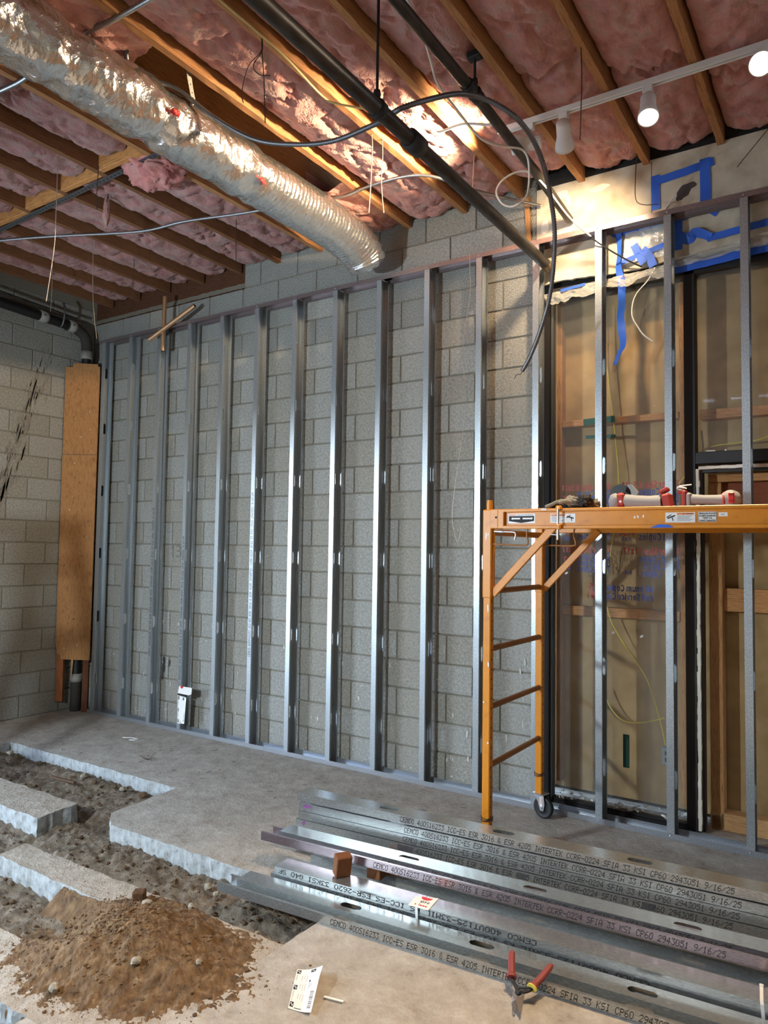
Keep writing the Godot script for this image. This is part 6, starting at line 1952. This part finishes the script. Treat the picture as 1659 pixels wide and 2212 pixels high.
# ------------------------------------------------------------------ mound, stones, snips, tag
func build_floor_things() -> void:
	var nz := noise(1.0, 5, FastNoiseLite.TYPE_SIMPLEX_SMOOTH, 77)
	var b := MB.new()
	var n := 210
	var mound := func(x: float, z: float) -> float:
		var d := Vector2((x - 3.79) / 0.44, (z - 2.42) / 0.33).length()
		d += 0.16 * nz.get_noise_2d(x * 4, z * 4)
		var h := 0.112 * exp(-pow(d * 1.5, 2.0)) + 0.026 * exp(-pow(d * 0.86, 2.0))
		h += 0.03 * exp(-pow(Vector2((x - 3.66) / 0.26, (z - 2.64) / 0.17).length(), 2.0) * 2.0)
		return h - 0.014 + 0.010 * nz.get_noise_2d(x * 14, z * 14) + 0.006 * nz.get_noise_2d(x * 50, z * 50) + 0.003 * nz.get_noise_2d(x * 120, z * 120)
	b.grid(n, n, func(i: int, j: int):
		var x := 3.05 + 1.45 * i / n
		var z := 1.98 + 1.1 * j / n
		var y: float = mound.call(x, z)
		if x < 3.76 and z > 2.22 and z < 2.70:
			var pocket := smoothstep(2.255, 2.42, z) * (1.0 - smoothstep(2.54, 2.65, z)) * (1.0 - smoothstep(3.25, 3.70, x))
			y = lerpf(y, -0.10, pocket)
		elif z < 2.09 or (z > 2.92 and x < 3.84):
			y -= 0.12
		return Vector3(x, y, z))
	solo("dirt_mound", b.done(), M.soil, "brown mound of loose soil heaped over the concrete strips", "dirt pile")
	var spill := MultiMesh.new()
	spill.transform_format = MultiMesh.TRANSFORM_3D
	spill.mesh = rock_mesh(5)
	var pl := []
	for k in 1500:
		var a := rng.randf() * TAU
		var d := absf(rng.randfn(0.0, 0.5))
		var x := 3.74 + cos(a) * d * 0.62
		var z := 2.46 + sin(a) * d * 0.46
		var y: float = maxf(mound.call(x, z), 0.0)
		if z < 2.09 or (x < 3.75 and z > 2.26 and z < 2.65 and y < 0.02) or (z > 2.92 and x < 3.85) or (x < 2.5):
			continue
		var s := 0.002 + 0.007 * pow(rng.randf(), 5.0)
		pl.append(Transform3D(Basis.from_euler(Vector3(rng.randf() * TAU, rng.randf() * TAU, 0)).scaled(Vector3(s, s * 0.8, s)), Vector3(x, y + s * 0.3, z)))
	spill.instance_count = pl.size()
	for k in pl.size():
		spill.set_instance_transform(k, pl[k])
	var sp := MultiMeshInstance3D.new()
	sp.name = "soil_crumbs"
	sp.multimesh = spill
	sp.material_override = M.soil
	sp.set_meta("kind", "stuff"); sp.set_meta("label", "loose soil crumbs scattered round the brown mound")
	add_child(sp)
	var stones := [
		[3.50, 1.775, 0.034, 0, "grey broken concrete lump at the trench edge, left of the pale shard"], [3.585, 1.80, 0.026, 0, "pale pointed concrete shard in the trench by the stud bundle"], [3.60, 1.69, 0.042, 1, "brown grey rock leaning on the cut slab in the trench"], [3.70, 1.70, 0.03, 1, "dark earth clod against the cut slab beside the loose tracks"],
		[3.735, 2.10, 0.022, 0, "flat pale stone at the edge of the narrow concrete strip"], [3.99, 1.95, 0.016, 0, "small white stone lying in the trench under the loose studs"],
		[3.79, 2.79, 0.03, 0, "yellowish stone at the front foot of the soil mound"], [3.96, 2.57, 0.027, 0, "white pointed stone on the right flank of the soil mound"], [4.13, 2.42, 0.02, 0, "tan stone on the slab just right of the soil mound"], [3.66, 2.28, 0.03, 0, "pale flat stone high on the soil mound"],
		[3.50, 1.18, 0.022, 1, ""], [0.56, 1.10, 0.035, 0, "upright shard at the far left end of the back trench"], [1.55, 1.13, 0.035, 0, "light rubble chunk below the long cut edge"], [1.72, 1.16, 0.03, 1, "brown rubble chunk in the middle of the back trench"], [2.0, 1.14, 0.032, 0, "grey rubble chunk near the corner of the back trench"], [2.22, 1.15, 0.036, 1, "dark rubble chunk in the corner of the back trench"], [3.62, 2.35, 0.0, 0, ""]]
	for q in stones:
		if q[4] == "":
			continue
		var y := -0.085
		if q[1] > 2.09:
			y = maxf(mound.call(q[0], q[1]), 0.0)
		if q[1] < 1.2:
			y = -0.055
		var m := rock_mesh(20 + absi(hash(q[4])) % 5)
		solo("stone", m, M.rock if q[3] == 0 else M.rock_brown, q[4], "stone", "loose stones in the rubble", Transform3D(Basis.from_euler(Vector3(0.3, q[0] * 9.0, 0.2)).scaled(Vector3(q[2], q[2] * 0.8, q[2]) * 0.72), Vector3(q[0], y + q[2] * 0.3, q[1])))
	var bb := MB.new()
	bb.box(Vector3.ZERO, Vector3(0.055, 0.06, 0.05), Basis.IDENTITY, 0.006)
	solo("brick_chunk", bb.done(), tinted(M.rock_brown, c8(176, 138, 92)), "small brown cube shaped chunk standing on the concrete strip behind the mound", "chunk", "", at(Vector3(3.492, 0.03, 2.185), rot(Vector3.UP, 38)))
	var wd := MB.new()
	wd.box(Vector3(1.52, -0.035, 1.27), Vector3(0.25, 0.012, 0.022), rot(Vector3.UP, 4))
	solo("wood_stick", wd.done(), tinted(M.lumber_x, c8(130, 124, 120)), "flat grey stick lying in the back trench", "stick")
	for q in [[4.63, 1.47, "small torn paper bit stuck on the glass under the price lettering"], [4.93, 1.11, "tiny paper crumb stuck low on the glass, left of the yellow cable"], [5.10, 1.10, "tiny paper crumb stuck low on the glass, right of the yellow cable"]]:
		var pb := MB.new()
		smudge(pb, Vector3(q[0], q[1], -0.195), Vector3(1, 0.4, 0), Vector3(-0.4, 1, 0), 0.014, 0.008)
		solo("paper_bit", pb.done(), M.paper, q[2], "paper")
	var lf := MB.new()
	for k in 7:
		var a := k * 0.9
		rod(lf, "1.72,0.004,0.70 %.3f,0.018,%.3f %.3f,%.3f,%.3f" % [1.72 + 0.03 * cos(a), 0.70 + 0.03 * sin(a), 1.72 + 0.06 * cos(a + 0.3), 0.005 + 0.02 * (k % 3), 0.70 + 0.06 * sin(a + 0.3)], 0.0016, 0.01)
	solo("wire_scrap", lf.done(), M.wire, "small tangle of rusty wire on the slab near the studs", "wire")
	var ws := MB.new()
	rod(ws, "1.02,0.004,0.40 1.09,0.004,0.365 1.16,0.004,0.36 1.175,0.004,0.39 1.13,0.004,0.42", 0.003)
	solo("zip_tie", ws.done(), M.white, "cut white tie curled on the slab below the tagged stud", "zip tie")
	var sc := MB.new()
	for k in 70:
		var x := rng.randf_range(0.6, 4.2)
		var z := rng.randf_range(0.15, 0.95)
		var a := rng.randf() * TAU
		sc.box(Vector3(x, 0.0015, z), Vector3(rng.randf_range(0.008, 0.04), 0.002, 0.002), rot(Vector3.UP, rad_to_deg(a)))
	solo("floor_litter", sc.done(), M.wire, "wood splinters and wire bits littering the slab", "litter").set_meta("kind", "stuff")
	# barcode tag lying on the slab
	var tg := thing("floor_tag", "creased paper barcode tag lying on the slab before the bundle", "tag", Vector3(4.51, 0.001, 2.27))
	var tm := MB.new()
	var c := [Vector3(4.411, 0, 2.182), Vector3(4.513, 0, 2.156), Vector3(4.627, 0, 2.368), Vector3(4.536, 0, 2.381)]
	var nx := 10
	var gp := func(u: float, v: float) -> Vector3:
		var p: Vector3 = (c[0] as Vector3).lerp(c[1], u).lerp((c[3] as Vector3).lerp(c[2], u), v)
		p.y = 0.004 + 0.022 * pow(u, 2.0) + 0.010 * sin(v * 3.4 + u) * (0.4 + u)
		return p - tg.position
	for i in nx:
		for j in nx:
			var u0 := float(i) / nx
			var u1 := float(i + 1) / nx
			var v0 := float(j) / nx
			var v1 := float(j + 1) / nx
			var ps := [[u0, v1], [u1, v1], [u1, v0], [u0, v0]]
			for e in [0, 2, 1, 0, 3, 2]:
				tm.st.set_uv(Vector2(ps[e][0], ps[e][1]))
				tm.st.add_vertex(gp.call(ps[e][0], ps[e][1]))
	part("sheet", tm.done(), tag_material(false), tg)
	var tt := MB.new()
	tt.box(Vector3(0.13, 0.006, -0.015), Vector3(0.075, 0.002, 0.009), rot(Vector3.UP, 12))
	part("tie", tt.done(), M.paper, tg)
	# tin snips
	var s := thing("tin_snips", "open red handled tin snips leaning over the nearest stud", "snips", Vector3(5.18, 0, 1.88))
	var o := s.position
	var j1 := MB.new()
	j1.prism(PV("-0.012,0.0 0.010,0.004 0.014,0.05 0.020,0.098 0.010,0.092 -0.006,0.05"), Vector3(5.186, 0.018, 1.875) - o, Vector3(1, 0, 0.05), Vector3(0.02, -0.12, 1).normalized(), Vector3(0, 0.006, 0))
	part("blade", j1.done(), M.steel, s)
	var j2 := MB.new()
	j2.prism(PV("-0.010,0.0 0.016,0.0 0.024,0.03 0.042,0.10 0.030,0.088 0.004,0.055"), Vector3(5.188, 0.026, 1.875) - o, Vector3(1, 0, 0.05), Vector3(0.02, -0.16, 1).normalized(), Vector3(0, 0.006, 0))
	part("blade", j2.done(), M.steel, s)
	var hu := MB.new()
	hu.prism(PV("-0.018,-0.03 0.012,-0.03 0.016,0.03 0.0,0.045 -0.014,0.03"), Vector3(5.183, 0.014, 1.875) - o, Vector3.RIGHT, Vector3(0, -0.05, 1).normalized(), Vector3(0, 0.012, 0))
	part("blade_hub", hu.done(), M.zinc, s)
	var pv := MB.new()
	pv.lathe([Vector2(0, 0.008), Vector2(0.007, 0.007), Vector2(0.009, 0.0)], Transform3D(Basis.IDENTITY, Vector3(5.187, 0.032, 1.885) - o), 14)
	part("pivot", pv.done(), M.iron, s)
	for q in [["5.183,0.03,1.882 5.165,0.036,1.862 5.145,0.04,1.845 5.136,0.045,1.832", "lever"], ["5.19,0.03,1.875 5.205,0.034,1.868 5.218,0.04,1.856 5.222,0.045,1.845", "lever"], ["5.175,0.036,1.868 5.20,0.04,1.858 5.222,0.044,1.85", "link"]]:
		var l := MB.new()
		l.tube(bezier(V(q[0]), 0.008), 0.0085 if q[1] == "lever" else 0.006, 8, true, 0.55)
		part(q[1], l.done(), M.iron, s)
	for q in [["5.137,0.045,1.836 5.128,0.052,1.815 5.112,0.066,1.78 5.098,0.078,1.745 5.094,0.082,1.735", M.snip_grip], ["5.222,0.046,1.85 5.228,0.052,1.83 5.238,0.062,1.79 5.245,0.072,1.745 5.247,0.076,1.725", M.snip_grip]]:
		var p := bezier(V(q[0]), 0.006)
		var rr := []
		for i in p.size():
			var v := float(i) / (p.size() - 1)
			rr.append(0.0135 - 0.003 * absf(v - 0.4) + (0.006 if v < 0.12 else 0.0) - 0.004 * smoothstep(0.9, 1.0, v))
		var l := MB.new()
		l.tube(p, rr, 12, true, 0.75)
		part("grip", l.done(), q[1], s)
	var yl := MB.new()
	yl.tube([Vector3(5.2215, 0.045, 1.854) - Vector3.ZERO, Vector3(5.2225, 0.046, 1.848)], 0.0195, 12, true, 0.75)
	part("grip_collar", yl.done(), M.yellow_cable, s, at(-o))
	for ch in s.get_children():
		if ch.name.begins_with("lever") or ch.name.begins_with("link") or (ch.name.begins_with("grip") and not ch.name.begins_with("grip_collar")):
			ch.position = -o
